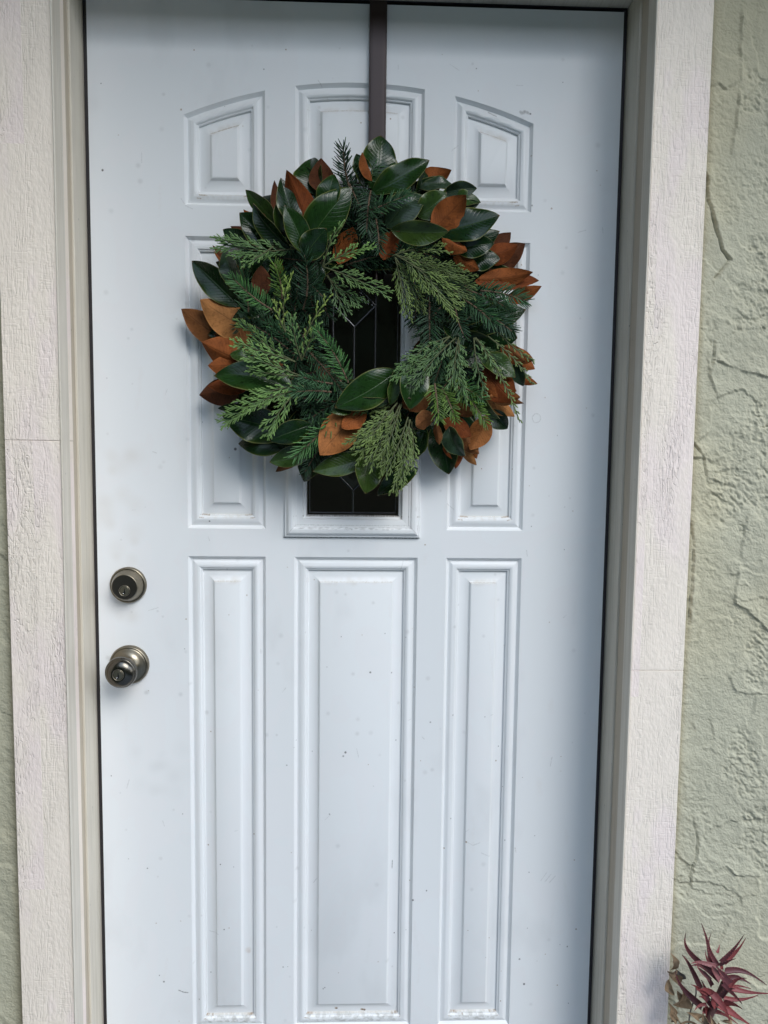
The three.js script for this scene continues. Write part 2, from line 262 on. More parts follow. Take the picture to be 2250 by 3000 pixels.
  // grime lines on the raised panels' top edges and in the lower corners of the mouldings
  const top = (x0, x1, f, a) => { const L = []; for (let k = 0; k <= 12; k++) { const x = mix(x0, x1, k / 12); L.push([x, f(x)]); } line(L, 0.0012, a, brown, 0.0008); for (let k = 0; k < 26; k++) { const x = mix(x0, x1, R()); dab(x, f(x) + 0.008 * (R() - 0.3), 0.004 + 0.005 * R(), 0.10, warm, 1); } };
  top(-0.250, -0.202, (x) => ARC(x) - 0.045, 0.55); top(-0.061, 0.069, (x) => ARC(x) - 0.0445, 0.6); top(0.212, 0.258, (x) => ARC(x) - 0.0455, 0.4);
  for (const [x0, x1] of [[-0.25, -0.202], [-0.061, 0.070], [0.211, 0.258]]) top(x0, x1, () => 1.0495, 0.22);
  const low = (x0, x1, y, a) => { line([[x0, y], [x1, y]], 0.0011, a, warm, 0.0004); for (const s of [0, 1]) { const x = s ? x1 : x0, d = s ? -1 : 1; line([[x, y], [x + d * 0.014, y - 0.001]], 0.0012, 0.7, brown, 0.001); line([[x - d * 0.004, y - 0.005], [x + d * 0.004, y - 0.006]], 0.001, 0.6, brown, 0.001); } for (let k = 0; k < 20; k++) dab(mix(x0, x1, R()), y - 0.002 - 0.004 * R(), 0.004, 0.14, warm, 1); };
  low(-0.270, -0.180, 1.7197, 0.4); low(0.192, 0.279, 1.7197, 0.4);
  low(-0.270, -0.181, 1.1697, 0.35); low(0.191, 0.279, 1.1697, 0.5);
  for (const [x0, x1] of [[-0.270, -0.181], [-0.082, 0.091], [0.190, 0.279]]) {
    low(x0, x1, 0.2215, 0.5);
    for (let k = 0; k < 150; k++) dab(mix(x0, x1, R()), 0.2195 - 0.013 * R(), 0.0015 + 0.003 * R(), 0.5, R() < 0.62 ? [0.86, 0.86, 0.85] : [0.50, 0.49, 0.46], 0.3, 1.3);
  }
  for (const [x, y] of [[-0.026, 0.230], [0.023, 0.2265], [0.027, 0.2255]]) { dab(x, y, 0.0026, 0.9, brown, 0.4, 1.4); dab(x + 0.001, y - 0.001, 0.0015, 0.9, dark, 0.4); }
  dab(-0.192, 0.349, 0.008, 0.25, [0.5, 0.36, 0.26], 0.8); dab(-0.190, 0.345, 0.005, 0.22, [0.45, 0.3, 0.2], 0.8);
  // window moulding: dark mitre lines and soot along the bottom
  line([[-0.102, 1.1535], [0.098, 1.153]], 0.0009, 0.5, grey, 0.0004); line([[-0.102, 1.1545], [-0.120, 1.134]], 0.0007, 0.5, grey); line([[0.098, 1.1545], [0.116, 1.134]], 0.0007, 0.45, grey);
  line([[-0.0845, 1.1690], [0.0805, 1.1695]], 0.0012, 0.7, [0.16, 0.12, 0.08], 0.0004); line([[-0.1235, 1.1305], [0.1185, 1.1305]], 0.0011, 0.6, dark, 0.0005);
  for (let k = 0; k < 60; k++) dab(-0.10 + 0.2 * R(), 1.150 - 0.004 * R(), 0.0016, 0.3, grey, 0.6, 2.5);
  const map = colorTex(W, H, (u, v) => { const o = (Math.min(H - 1, Math.floor(v * H)) * W + Math.min(W - 1, Math.floor(u * W))) * 3; return [buf[o], buf[o + 1], buf[o + 2]]; });
  const peel = valueTex(256, 512, (u, v) => 0.5 + 0.5 * (fbm(u * 22, v * 40, 3, 421) - 0.5));
  const sheen = valueTex(256, 512, (u, v) => 0.36 + 0.22 * fbm(u * 7, v * 12, 4, 431) - 0.05 * sstep(0.6, 0.75, fbm(u * 20, v * 9, 3, 435)));
  const paint = new THREE.MeshStandardMaterial({ map, roughness: 1, roughnessMap: sheen, bumpMap: peel, bumpScale: 0.0005, side: THREE.DoubleSide });
  const uv = (g) => planarUV(g, 0.908, 2.04, -0.454, 0);

  const rect = (x0, x1, y0, y1) => [[x0, y0], [x1, y0], [x1, y1], [x0, y1]];
  const arch = (x0, x1, y0, d = 0) => { const L = [[x0, y0], [x1, y0]], r = 0.777 - d; for (let k = 0; k <= 14; k++) { const x = mix(x1, x0, k / 14); L.push([x, 1.133 + Math.sqrt(r * r - (x - 0.0045) * (x - 0.0045))]); } L.arch = [x0, x1, y0]; return L; };
  const XL = [-0.2945, -0.157], XM = [-0.106, 0.1152], XR = [0.1663, 0.3035];
  const outlines = [arch(...XL, 1.7017), arch(...XM, 1.7017), arch(...XR, 1.7017), rect(...XL, 1.1451, 1.6503), rect(...XR, 1.1451, 1.6503), rect(...XL, 0.197, 1.0952), rect(...XM, 0.197, 1.0952), rect(...XR, 0.197, 1.0952)];
  const winO = rect(-0.1215, 0.1165, 1.1330, 1.672);
  const shape = new THREE.Shape(rect(-0.454, 0.454, 0.004, 2.0375).map((p) => new THREE.Vector2(...p)));
  for (const o of [...outlines, winO]) shape.holes.push(new THREE.Path(o.slice().reverse().map((p) => new THREE.Vector2(...p))));
  const back = new THREE.Shape(rect(-0.454, 0.454, 0.004, 2.0375).map((p) => new THREE.Vector2(...p)));
  back.holes.push(new THREE.Path(winO.slice().reverse().map((p) => new THREE.Vector2(...p))));
  const slab = mergeGeometries([new THREE.ExtrudeGeometry(shape, { depth: 0.012, bevelEnabled: false }).translate(0, 0, -0.012), new THREE.ExtrudeGeometry(back, { depth: 0.030, bevelEnabled: false }).translate(0, 0, -0.0435)]);
  part('slab', uv(slab), paint, door);

  const inset = (L, d) => L.arch ? arch(L.arch[0] + d, L.arch[1] - d, L.arch[2] + d, d) : L.map((p, i) => {
    const a = L[(i + L.length - 1) % L.length], b = L[(i + 1) % L.length];
    let e1 = [p[0] - a[0], p[1] - a[1]], e2 = [b[0] - p[0], b[1] - p[1]]; const l1 = Math.hypot(...e1), l2 = Math.hypot(...e2);
    const n1 = [-e1[1] / l1, e1[0] / l1], n2 = [-e2[1] / l2, e2[0] / l2], k = 1 + n1[0] * n2[0] + n1[1] * n2[1];
    return [p[0] + d * (n1[0] + n2[0]) / k, p[1] + d * (n1[1] + n2[1]) / k];
  });
  const rings = (L, prof, cap) => {
    const p = [], n = L.length;
    for (let k = 0; k + 1 < prof.length; k++) { const A = inset(L, prof[k][0]), B = inset(L, prof[k + 1][0]); for (let i = 0; i < n; i++) { const j = (i + 1) % n, a = [...A[i], prof[k][1]], b = [...A[j], prof[k][1]], c = [...B[j], prof[k + 1][1]], d = [...B[i], prof[k + 1][1]]; p.push(...a, ...b, ...c, ...a, ...c, ...d); } }
    if (cap) { const B = inset(L, prof.at(-1)[0]), z = prof.at(-1)[1], tri = THREE.ShapeUtils.triangulateShape(B.map((q) => new THREE.Vector2(...q)), []); for (const t of tri) for (const q of t) p.push(...B[q], z); }
    const g = new THREE.BufferGeometry(); g.setAttribute('position', new THREE.Float32BufferAttribute(p, 3)); g.computeVertexNormals(); return uv(toCreasedNormals(g, 0.55));
  };
  const mould = [[0, 0], [0.0008, -0.0006], [0.0042, -0.0062], [0.0052, -0.0068], [0.0068, -0.0066], [0.009, -0.0052], [0.0115, -0.0034], [0.0145, -0.0022], [0.0175, -0.0019], [0.0200, -0.0026], [0.0212, -0.0038], [0.0218, -0.0052], [0.0236, -0.0056], [0.0243, -0.0062], [0.0248, -0.0100]];
  const field = [[0.0248, -0.0100], [0.0275, -0.0096], [0.034, -0.0082], [0.0432, -0.0058], [0.0438, -0.0052], [0.0464, -0.0014], [0.0475, -0.0008], [0.049, -0.0006]];
  for (const o of outlines) { const m = part('panel', rings(o, mould, false), paint, door); part('raised_field', rings(o, field, true), paint, m); }

  // leaded window
  const wf = rect(-0.1230, 0.1180, 1.1315, 1.6735);
  const wprof = [[0, -0.001], [0.0003, 0.0050], [0.0012, 0.0062], [0.0032, 0.0064], [0.0040, 0.0074], [0.0060, 0.0104], [0.0090, 0.0128], [0.0125, 0.0136], [0.0155, 0.0128], [0.0165, 0.0120], [0.0170, 0.0106], [0.0205, 0.0098], [0.0212, 0.0088], [0.0225, 0.0084], [0.0320, 0.0078], [0.0328, 0.0066], [0.0335, 0.0030], [0.0380, 0.0002], [0.0388, -0.0140]];
  const win = part('window_frame', rings(wf, wprof, false), paint, door);
  const gx0 = -0.0855, gx1 = 0.0805, gy0 = 1.1685, gy1 = 1.6365;
  const glass = new THREE.MeshPhysicalMaterial({ color: 0xe8e8e8, roughness: 0.05, transmission: 1, thickness: 0, ior: 1.52, side: THREE.DoubleSide });
  part('pane', new THREE.PlaneGeometry(gx1 - gx0, gy1 - gy0).translate((gx0 + gx1) / 2, (gy0 + gy1) / 2, -0.0125), glass, win);
  for (const yb of [1.2149, 1.5027]) {   // bevelled diamonds
    const c = [-0.0022, yb + 0.03725], o = [[0, -0.035], [0.035, 0], [0, 0.035], [-0.035, 0]], p = [], k = 0.62;
    for (let i = 0; i < 4; i++) { const a = o[i], b = o[(i + 1) % 4], A = [c[0] + a[0], c[1] + a[1], -0.0116], B = [c[0] + b[0], c[1] + b[1], -0.0116], C = [c[0] + b[0] * k, c[1] + b[1] * k, -0.0096], D = [c[0] + a[0] * k, c[1] + a[1] * k, -0.0096], E = [c[0], c[1], -0.0096]; p.push(...A, ...B, ...C, ...A, ...C, ...D, ...D, ...C, ...E); }
    const g = new THREE.BufferGeometry(); g.setAttribute('position', new THREE.Float32BufferAttribute(p, 3)); g.computeVertexNormals(); part('bevelled_pane', g, glass, win);
  }
  const lead = std(0.11, 0.11, 0.115, 0.3, { metalness: 0.85 });
  const came = (a, b, w = 0.0034) => {
    const d = Math.hypot(b[0] - a[0], b[1] - a[1]), g = new THREE.CylinderGeometry(w / 2, w / 2, d, 8, 1).scale(1, 1, 0.7).rotateZ(Math.atan2(b[1] - a[1], b[0] - a[0]) - Math.PI / 2).translate((a[0] + b[0]) / 2, (a[1] + b[1]) / 2, -0.0098);
    part('came', g, lead, win);
  };
  const cx = -0.0022;
  came([-0.0395, 1.25], [-0.0395, 1.57]); came([0.0352, 1.25], [0.0352, 1.57]);
  came([cx, gy0 + 0.006], [cx, 1.2145]); came([cx, 1.289], [cx, 1.5027]); came([cx, 1.60], [cx, gy1 - 0.006]);
  for (const yb of [1.2149, 1.5027]) { const yt = yb + 0.0745, ym = (yb + yt) / 2; came([cx, yb], [-0.0395, ym]); came([-0.0395, ym], [cx, yt]); came([cx, yt], [0.0352, ym]); came([0.0352, ym], [cx, yb]); }
  came([-0.0395, 1.57], [cx, 1.60]); came([0.0352, 1.57], [cx, 1.60]); came([-0.0395, 1.2521], [gx0, 1.2521]); came([0.0352, 1.2521], [gx1, 1.2521]);
  came([gx0 + 0.006, gy0 + 0.006], [gx1 - 0.006, gy0 + 0.006], 0.002); came([gx0 + 0.006, gy0 + 0.006], [gx0 + 0.006, gy1 - 0.006], 0.002); came([gx1 - 0.006, gy0 + 0.006], [gx1 - 0.006, gy1 - 0.006], 0.002);

  // lock and knob in aged brass
  const wear = colorTex(128, 128, (u, v) => { const t = 0.75 + 0.5 * fbm(u * 9, v * 9, 4, 501); return [0.235 * t, 0.205 * t, 0.155 * t]; });
  const rgh = valueTex(128, 128, (u, v) => 0.24 + 0.22 * fbm(u * 14, v * 14, 3, 511));
  const brass = new THREE.MeshStandardMaterial({ map: wear, roughness: 1, roughnessMap: rgh, metalness: 1, side: THREE.DoubleSide });
  const face = std(0.06, 0.056, 0.048, 0.42, { metalness: 0.85 }), cyl = std(0.36, 0.32, 0.25, 0.34, { metalness: 1 }), black = std(0.006, 0.006, 0.007, 0.5), steel = std(0.7, 0.7, 0.72, 0.2, { metalness: 1 });
  const lathe = (L, x, y) => new THREE.LatheGeometry(L.map((p) => new THREE.Vector2(...p)), 72).rotateX(Math.PI / 2).translate(x, y, 0);
  const keyway = (x, y, z, par) => {
    part('cylinder', lathe([[0.0099, z - 0.002], [0.0099, z + 0.0008], [0.0092, z + 0.0012], [0.0087, z + 0.0006], [0.0086, z - 0.002]], x, y), cyl, par);
    part('plug', lathe([[0.0082, z - 0.002], [0.0080, z + 0.0003], [0.0075, z + 0.0006], [0, z + 0.0006]], x, y), cyl, par);
    const s = new THREE.Shape(); s.moveTo(-0.0006, 0.0036); s.lineTo(0.0005, 0.0036); s.lineTo(0.0007, 0.0008); s.lineTo(0.0017, -0.001); s.lineTo(0.0013, -0.0056); s.lineTo(-0.0008, -0.0060); s.lineTo(-0.0019, -0.003); s.lineTo(-0.0008, -0.0008); s.closePath();
    part('keyhole', new THREE.ExtrudeGeometry(s, { depth: 0.0012, bevelEnabled: false }).translate(x, y, z), black, par);
    part('pin', new THREE.SphereGeometry(0.0011, 10, 8).translate(x - 0.0022, y - 0.0048, z + 0.0008), steel, par);
  };
  const bx = -0.3998, by = 1.043;
  const db = part('deadbolt', lathe([[0.0322, 0], [0.0323, 0.0035], [0.0316, 0.0058], [0.0303, 0.0070], [0.0291, 0.0073], [0.0288, 0.0066], [0.0284, 0.0072], [0.0279, 0.0092], [0.0262, 0.0150], [0.0238, 0.0212], [0.0228, 0.0238], [0.0222, 0.0246], [0.0215, 0.0248]], bx, by), brass, door);
  part('face_plate', lathe([[0.0215, 0.0248], [0.0208, 0.0243], [0, 0.0241]], bx, by), face, db);
  keyway(bx, by - 0.0062, 0.0243, db);
  const kx = -0.4004, ky = 0.8984;
  part('rosette', lathe([[0.0353, 0], [0.0354, 0.0032], [0.0346, 0.0062], [0.0330, 0.0080], [0.0316, 0.0083], [0.0310, 0.0074], [0.0303, 0.0082], [0.0290, 0.0092], [0.0250, 0.0102], [0.0205, 0.0125], [0.0165, 0.0165], [0.0138, 0.0215], [0.0126, 0.0275]], kx, ky), brass, door);
  const kn = part('knob', lathe([[0.0120, 0.024], [0.0126, 0.0295], [0.0155, 0.0330], [0.0205, 0.0362], [0.0248, 0.0405], [0.0269, 0.0450], [0.0273, 0.0490], [0.0268, 0.0525], [0.0258, 0.0545], [0.0250, 0.0548], [0.0247, 0.0553], [0.0240, 0.0572], [0.0218, 0.0602], [0.0180, 0.0630], [0.0135, 0.0648], [0.0105, 0.0652], [0.0098, 0.0644]], kx, ky), std(0.13, 0.118, 0.10, 0.24, { metalness: 1 }), door);
  keyway(kx, ky, 0.0646, kn);
  part('neck', lathe([[0.0098, 0.0644], [0, 0.0640]], kx, ky), face, kn);
}

// ---------------------------------------------------------------- wreath hanger
{
  const h = thing('wreath_hanger', 'dark bronze metal strap hooked over the top of the white door', 'hanger', [0.0340, 2.0375, 0]);
  const brz = new THREE.MeshStandardMaterial({ color: lin(0.042, 0.028, 0.025), roughness: 0.3, metalness: 0.5, side: THREE.DoubleSide });
  const prof = [[-0.0146, 0.0010], [-0.0149, 0.0050], [-0.0146, 0.0076], [-0.0138, 0.0086], [-0.0124, 0.0088], [-0.0118, 0.0083], [-0.006, 0.0081], [0, 0.0080], [0.006, 0.0081], [0.0118, 0.0083], [0.0124, 0.0088], [0.0138, 0.0086], [0.0146, 0.0076], [0.0149, 0.0050], [0.0146, 0.0010]];
  const sweep = (L, path) => { const p = []; for (let k = 0; k + 1 < path.length; k++) for (let i = 0; i + 1 < L.length; i++) { const f = (q, s) => [q[0], s[0] + s[2] * q[1], s[1] + s[3] * q[1]]; const a = f(L[i], path[k]), b = f(L[i + 1], path[k]), c = f(L[i + 1], path[k + 1]), d = f(L[i], path[k + 1]); p.push(...a, ...d, ...c, ...a, ...c, ...b); } const g = new THREE.BufferGeometry(); g.setAttribute('position', new THREE.Float32BufferAttribute(p, 3)); g.computeVertexNormals(); return toCreasedNormals(g, 0.5); };
  part('strap', sweep(prof, [[-0.47, 0.001, 0, 1], [-0.014, 0.001, 0, 1]]), brz, h);
  part('top_bend', box(-0.0148, 0.0148, -0.014, 0.0028, 0.0008, 0.0080, 0.0008), brz, h);
  part('top_clip', mergeGeometries([box(-0.0145, 0.0145, 0.0012, 0.0028, -0.0465, 0.0078, 0.0004), box(-0.0145, 0.0145, -0.03, 0.0028, -0.0462, -0.0446, 0.0004)]), brz, h);
  const hk = []; for (let k = 0; k <= 10; k++) { const t = Math.PI * k / 10; hk.push(V(0, -0.47 - 0.012 * Math.sin(t), 0.022 - 0.014 * Math.cos(t))); }
  part('hook', new THREE.TubeGeometry(new THREE.CatmullRomCurve3([V(0, -0.44, 0.008), ...hk, V(0, -0.45, 0.036)]), 40, 0.003, 8), brz, h);
}

// ---------------------------------------------------------------- wreath
const WC = V(0.012, 1.505, 0.012);
const wreath = thing('wreath', 'round wreath of magnolia leaves, fir and cedar sprigs on the white door', 'wreath', [WC.x, WC.y, WC.z]);
const P = (x, y, z) => V(x / 100 - WC.x, y / 100 - WC.y, z / 100 - WC.z);
const RW = rng(2024);
// leaf prints: midrib, side veins, pale margin
const veins = (u, v) => { const a = Math.abs(u * 2 - 1), mid = Math.exp(-Math.pow(a / 0.022, 2)), q = (v * 15 - a * 3.2 + 100) % 1, lat = Math.exp(-Math.pow((q - 0.5) / 0.09, 2)) * sstep(0.02, 0.12, a) * sstep(1, 0.75, a); return { a, mid, lat }; };
const topMap = (r, g, b) => colorTex(128, 256, (u, v) => { const { a, mid, lat } = veins(u, v), n = fbm(u * 6, v * 9, 4, 601), t = 0.62 + 0.72 * n + 0.10 * lat, m = sstep(0.925, 0.97, a), y = 0.012 * sstep(0.5, 0.8, fbm(u * 3 + 4, v * 4, 3, 605)), k = 0.30 * mid, dk = 1 - 0.4 * sstep(0.66, 0.74, fbm(u * 14, v * 22, 3, 607)); r *= 1; const br = 0.55 * sstep(0.955, 0.99, v); return [mix(mix(mix(r * t * dk + y, 0.10, k), 0.20, 0.55 * m), 0.12, br), mix(mix(mix(g * t * dk + y, 0.16, k), 0.21, 0.55 * m), 0.06, br), mix(mix(mix(b * t * dk, 0.05, k), 0.07, 0.55 * m), 0.02, br)]; });
const botMap = colorTex(128, 256, (u, v) => { const { a, mid, lat } = veins(u, v), sp = sstep(0.62, 0.72, fbm(u * 9 + 3, v * 14, 3, 617)), t = (0.42 + 0.55 * fbm(u * 4, v * 6, 4, 611) - 0.11 * lat - 0.24 * mid + 0.16 * (fbm(u * 60, v * 110, 2, 615) - 0.5)) * (1 - 0.28 * sp), m = sstep(0.91, 0.97, a) * 0.6; return [mix(t, 1, m), mix(t * 0.98, 1, m), mix(t * 0.95, 0.9, m)]; });
const leafBump = valueTex(128, 256, (u, v) => { const { mid, lat } = veins(u, v); return 0.6 - 0.35 * mid - 0.14 * lat + 0.14 * (fbm(u * 12, v * 20, 3, 621) - 0.5); });
const topM = {}, botM = {};
for (const [k, r, g, b, ro] of [['g', 0.011, 0.034, 0.007, 0.27], ['d', 0.0065, 0.022, 0.006, 0.27], ['m', 0.026, 0.055, 0.012, 0.32], ['s', 0.022, 0.042, 0.022, 0.22], ['G', 0.034, 0.062, 0.012, 0.19]])
  topM[k] = new THREE.MeshPhysicalMaterial({ map: topMap(r, g, b), bumpMap: leafBump, bumpScale: 0.0009, roughness: ro * 0.72, specularIntensity: 0.55, side: THREE.DoubleSide });
for (const [k, r, g, b] of [['r', 0.245, 0.062, 0.015], ['o', 0.315, 0.092, 0.022], ['t', 0.52, 0.225, 0.075], ['b', 0.24, 0.092, 0.030], ['k', 0.115, 0.037, 0.014], ['c', 0.40, 0.150, 0.045]])
  botM[k] = new THREE.MeshPhysicalMaterial({ color: lin(r, g, b), map: botMap, bumpMap: leafBump, bumpScale: 0.0012, roughness: 0.75, specularIntensity: 0.35, side: THREE.DoubleSide });
const rimM = std(0.20, 0.19, 0.06, 0.6);
function leafGeometry(b, t, W, roll, up, R, o) {
  const ns = 22, nu = 10, L = t.distanceTo(b), a = t.clone().sub(b).divideScalar(L);
  let n = V(0, 0, 1).addScaledVector(a, -a.z).normalize(); n.applyAxisAngle(a, roll);
  const side = V().crossVectors(a, n), u0 = n.clone().multiplyScalar(up);
  const bend = o.bend, sway = o.sway, fold = o.fold, tipc = o.tip, ph = R() * 6;
  const f = (s) => Math.pow(s, 0.85) * Math.pow(1 - s, 0.95) / 0.288 + 0.03 * (1 - s);
  const pos = [], uv = [], idx = [[], [], []], H = 0.0004;
  for (let q = 0; q < 2; q++) for (let i = 0; i <= ns; i++) {
    const s0 = i / ns, s = s0 < 0.5 ? s0 : 0.5 + 0.5 * (1 - Math.pow(1 - (s0 - 0.5) * 2, 1.25)), c = b.clone().addScaledVector(a, L * s).addScaledVector(u0, L * (bend * 4 * s * (1 - s) - tipc * Math.pow(s, 4))).addScaledVector(side, L * sway * Math.sin(Math.PI * s));
    const hw = W / 2 * f(s);
    for (let j = 0; j <= nu; j++) {
      const u = j / nu * 2 - 1, lift = hw * (fold * Math.abs(u) + o.cup * u * u) + W * o.wave * Math.sin(s * 11 + ph + (u > 0 ? 1.3 : 0)) * u * u * Math.sin(Math.PI * s) + (q ? -H : H);
      const p = c.clone().addScaledVector(side, hw * u * Math.cos(fold * 0.8)).addScaledVector(u0, lift);
      pos.push(p.x, p.y, p.z); uv.push(j / nu, s);
    }
  }
  const m = (ns + 1) * (nu + 1), at = (q, i, j) => q * m + i * (nu + 1) + j;
  for (let q = 0; q < 2; q++) for (let i = 0; i < ns; i++) for (let j = 0; j < nu; j++) { const A = at(q, i, j), B = at(q, i, j + 1), C = at(q, i + 1, j), D = at(q, i + 1, j + 1); ((up > 0) === (q === 0) ? idx[q].push(A, B, C, B, D, C) : idx[q].push(A, C, B, B, C, D)); }
  for (const j of [0, nu]) for (let i = 0; i < ns; i++) { const A = at(0, i, j), B = at(0, i + 1, j), C = at(1, i, j), D = at(1, i + 1, j); idx[2].push(A, B, C, B, D, C); }
  const g = new THREE.BufferGeometry(); g.setAttribute('position', new THREE.Float32BufferAttribute(pos, 3)); g.setAttribute('uv', new THREE.Float32BufferAttribute(uv, 2));
  g.setIndex([...idx[0], ...idx[1], ...idx[2]]); let k = 0; idx.forEach((x, q) => { g.addGroup(k, x.length, q); k += x.length; }); g.computeVertexNormals(); return g;
}
const GREENS = 'gdmsG', VARY = { r: 'rrbo', o: 'orcob', b: 'bbcr' };
function leaf(bx, by, bz, tx, ty, tz, w, kind, roll) {
  if (VARY[kind]) kind = VARY[kind][Math.floor(RW() * VARY[kind].length)];
  const t = P(tx, ty, tz), b = P(bx, by, bz), green = GREENS.includes(kind), r = roll * Math.PI / 180; b.lerp(t, -0.10); const L = t.distanceTo(b);
  const W = Math.min(w / 100 * 1.18 / Math.max(0.6, Math.cos(r)), L * 0.8);
  const o = { bend: 0.02 + 0.07 * RW(), sway: (RW() - 0.5) * 0.12, fold: 0.12 + 0.42 * RW(), cup: (RW() - 0.6) * 0.5, wave: 0.03 + 0.06 * RW(), tip: RW() < 0.5 ? 0.22 * RW() : -0.07 * RW() };
  const g = leafGeometry(b, t, W, r, green ? 1 : -1, RW, o);
  const other = green ? botM['rbo'[Math.floor(RW() * 3)]] : topM[GREENS[Math.floor(RW() * 3)]];
  part('leaf', g, green ? [topM[kind], other, rimM] : [other, botM[kind], rimM], wreath);
}
const stemM = std(0.12, 0.075, 0.045, 0.85), twigM = std(0.085, 0.062, 0.042, 0.85), greenStem = std(0.075, 0.085, 0.032, 0.8), needleM = new THREE.MeshStandardMaterial({ color: 0xffffff, vertexColors: true, roughness: 0.5, side: THREE.DoubleSide }), cedarM = new THREE.MeshStandardMaterial({ color: 0xffffff, vertexColors: true, roughness: 0.6, side: THREE.DoubleSide });
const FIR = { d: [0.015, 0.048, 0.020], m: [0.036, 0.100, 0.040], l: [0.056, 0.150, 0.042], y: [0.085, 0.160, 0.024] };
function fir(bx, by, bz, tx, ty, tz, len, kind) {
  const b = P(bx, by, bz), t = P(tx, ty, tz), L = t.distanceTo(b), a = t.clone().sub(b).divideScalar(L); len /= 100;
  const n = V((RW() - 0.5) * 0.5, (RW() - 0.5) * 0.5, 1).addScaledVector(a, -a.z).normalize(), side = V().crossVectors(a, n).normalize(), bow = (RW() - 0.5) * 0.10 * L, sag = 0.04 * L;
  const at = (s) => b.clone().addScaledVector(a, L * s).addScaledVector(side, bow * Math.sin(Math.PI * s)).addScaledVector(n, sag * Math.sin(Math.PI * s));
  const T = new Tubes(), S = new Tubes(), c0 = FIR[kind];
  const pts = [], rr = [], cc = []; for (let k = 0; k <= 8; k++) { pts.push(at(k / 8)); rr.push(mix(0.0019, 0.0009, k / 8)); cc.push([1, 1, 1]); } S.add(pts, rr, n, 1, cc, 6);
  const count = Math.round(L / 0.00125); len *= 1.32;
  for (let k = 0; k < count; k++) {
    const s = (k + RW()) / count, sg = k % 2 ? 1 : -1, layer = RW();
    const th = mix(1.18, 0.6, s * s) + (RW() - 0.5) * 0.36, up = layer < 0.62 ? (RW() - 0.35) * 0.5 : 0.5 + RW() * 0.8, l = len * (0.72 + 0.32 * RW()) * (1 - 0.35 * Math.pow(s, 3)) * (0.75 + 0.25 * sstep(0, 0.2, s));
    const d = a.clone().multiplyScalar(Math.cos(th)).addScaledVector(side, sg * Math.sin(th) * Math.cos(up)).addScaledVector(n, Math.sin(th) * Math.sin(up)).normalize();
    const p0 = at(s), cur = a.clone().multiplyScalar(l * 0.16 * (0.4 + RW())), p1 = p0.clone().addScaledVector(d, l * 0.5), p2 = p0.clone().addScaledVector(d, l).add(cur);
    const v = (0.7 + 0.6 * RW()), y = RW() < 0.12 ? 1.5 : 1, base = [c0[0] * v * 0.7, c0[1] * v * 0.7, c0[2] * v * 0.7], tip = [c0[0] * v * 1.25 * y, c0[1] * v * 1.2 * y, c0[2] * v * 1.1];
    T.add([p0, p1, p2], [0.0008, 0.00112, 0.00045], n, 0.55, [base, [c0[0] * v, c0[1] * v, c0[2] * v], tip], 4);
  }
  const m = part('fir_sprig', T.geo(), needleM, wreath); part('stem', S.geo(), stemM, m);
}
const DOWN = V(0, -0.5, -0.5);
const CED = { l: [[0.022, 0.064, 0.014], [0.150, 0.265, 0.060]], m: [[0.020, 0.052, 0.018], [0.098, 0.182, 0.050]], o: [[0.030, 0.046, 0.018], [0.140, 0.205, 0.044]], y: [[0.07, 0.13, 0.020], [0.25, 0.34, 0.07]] };
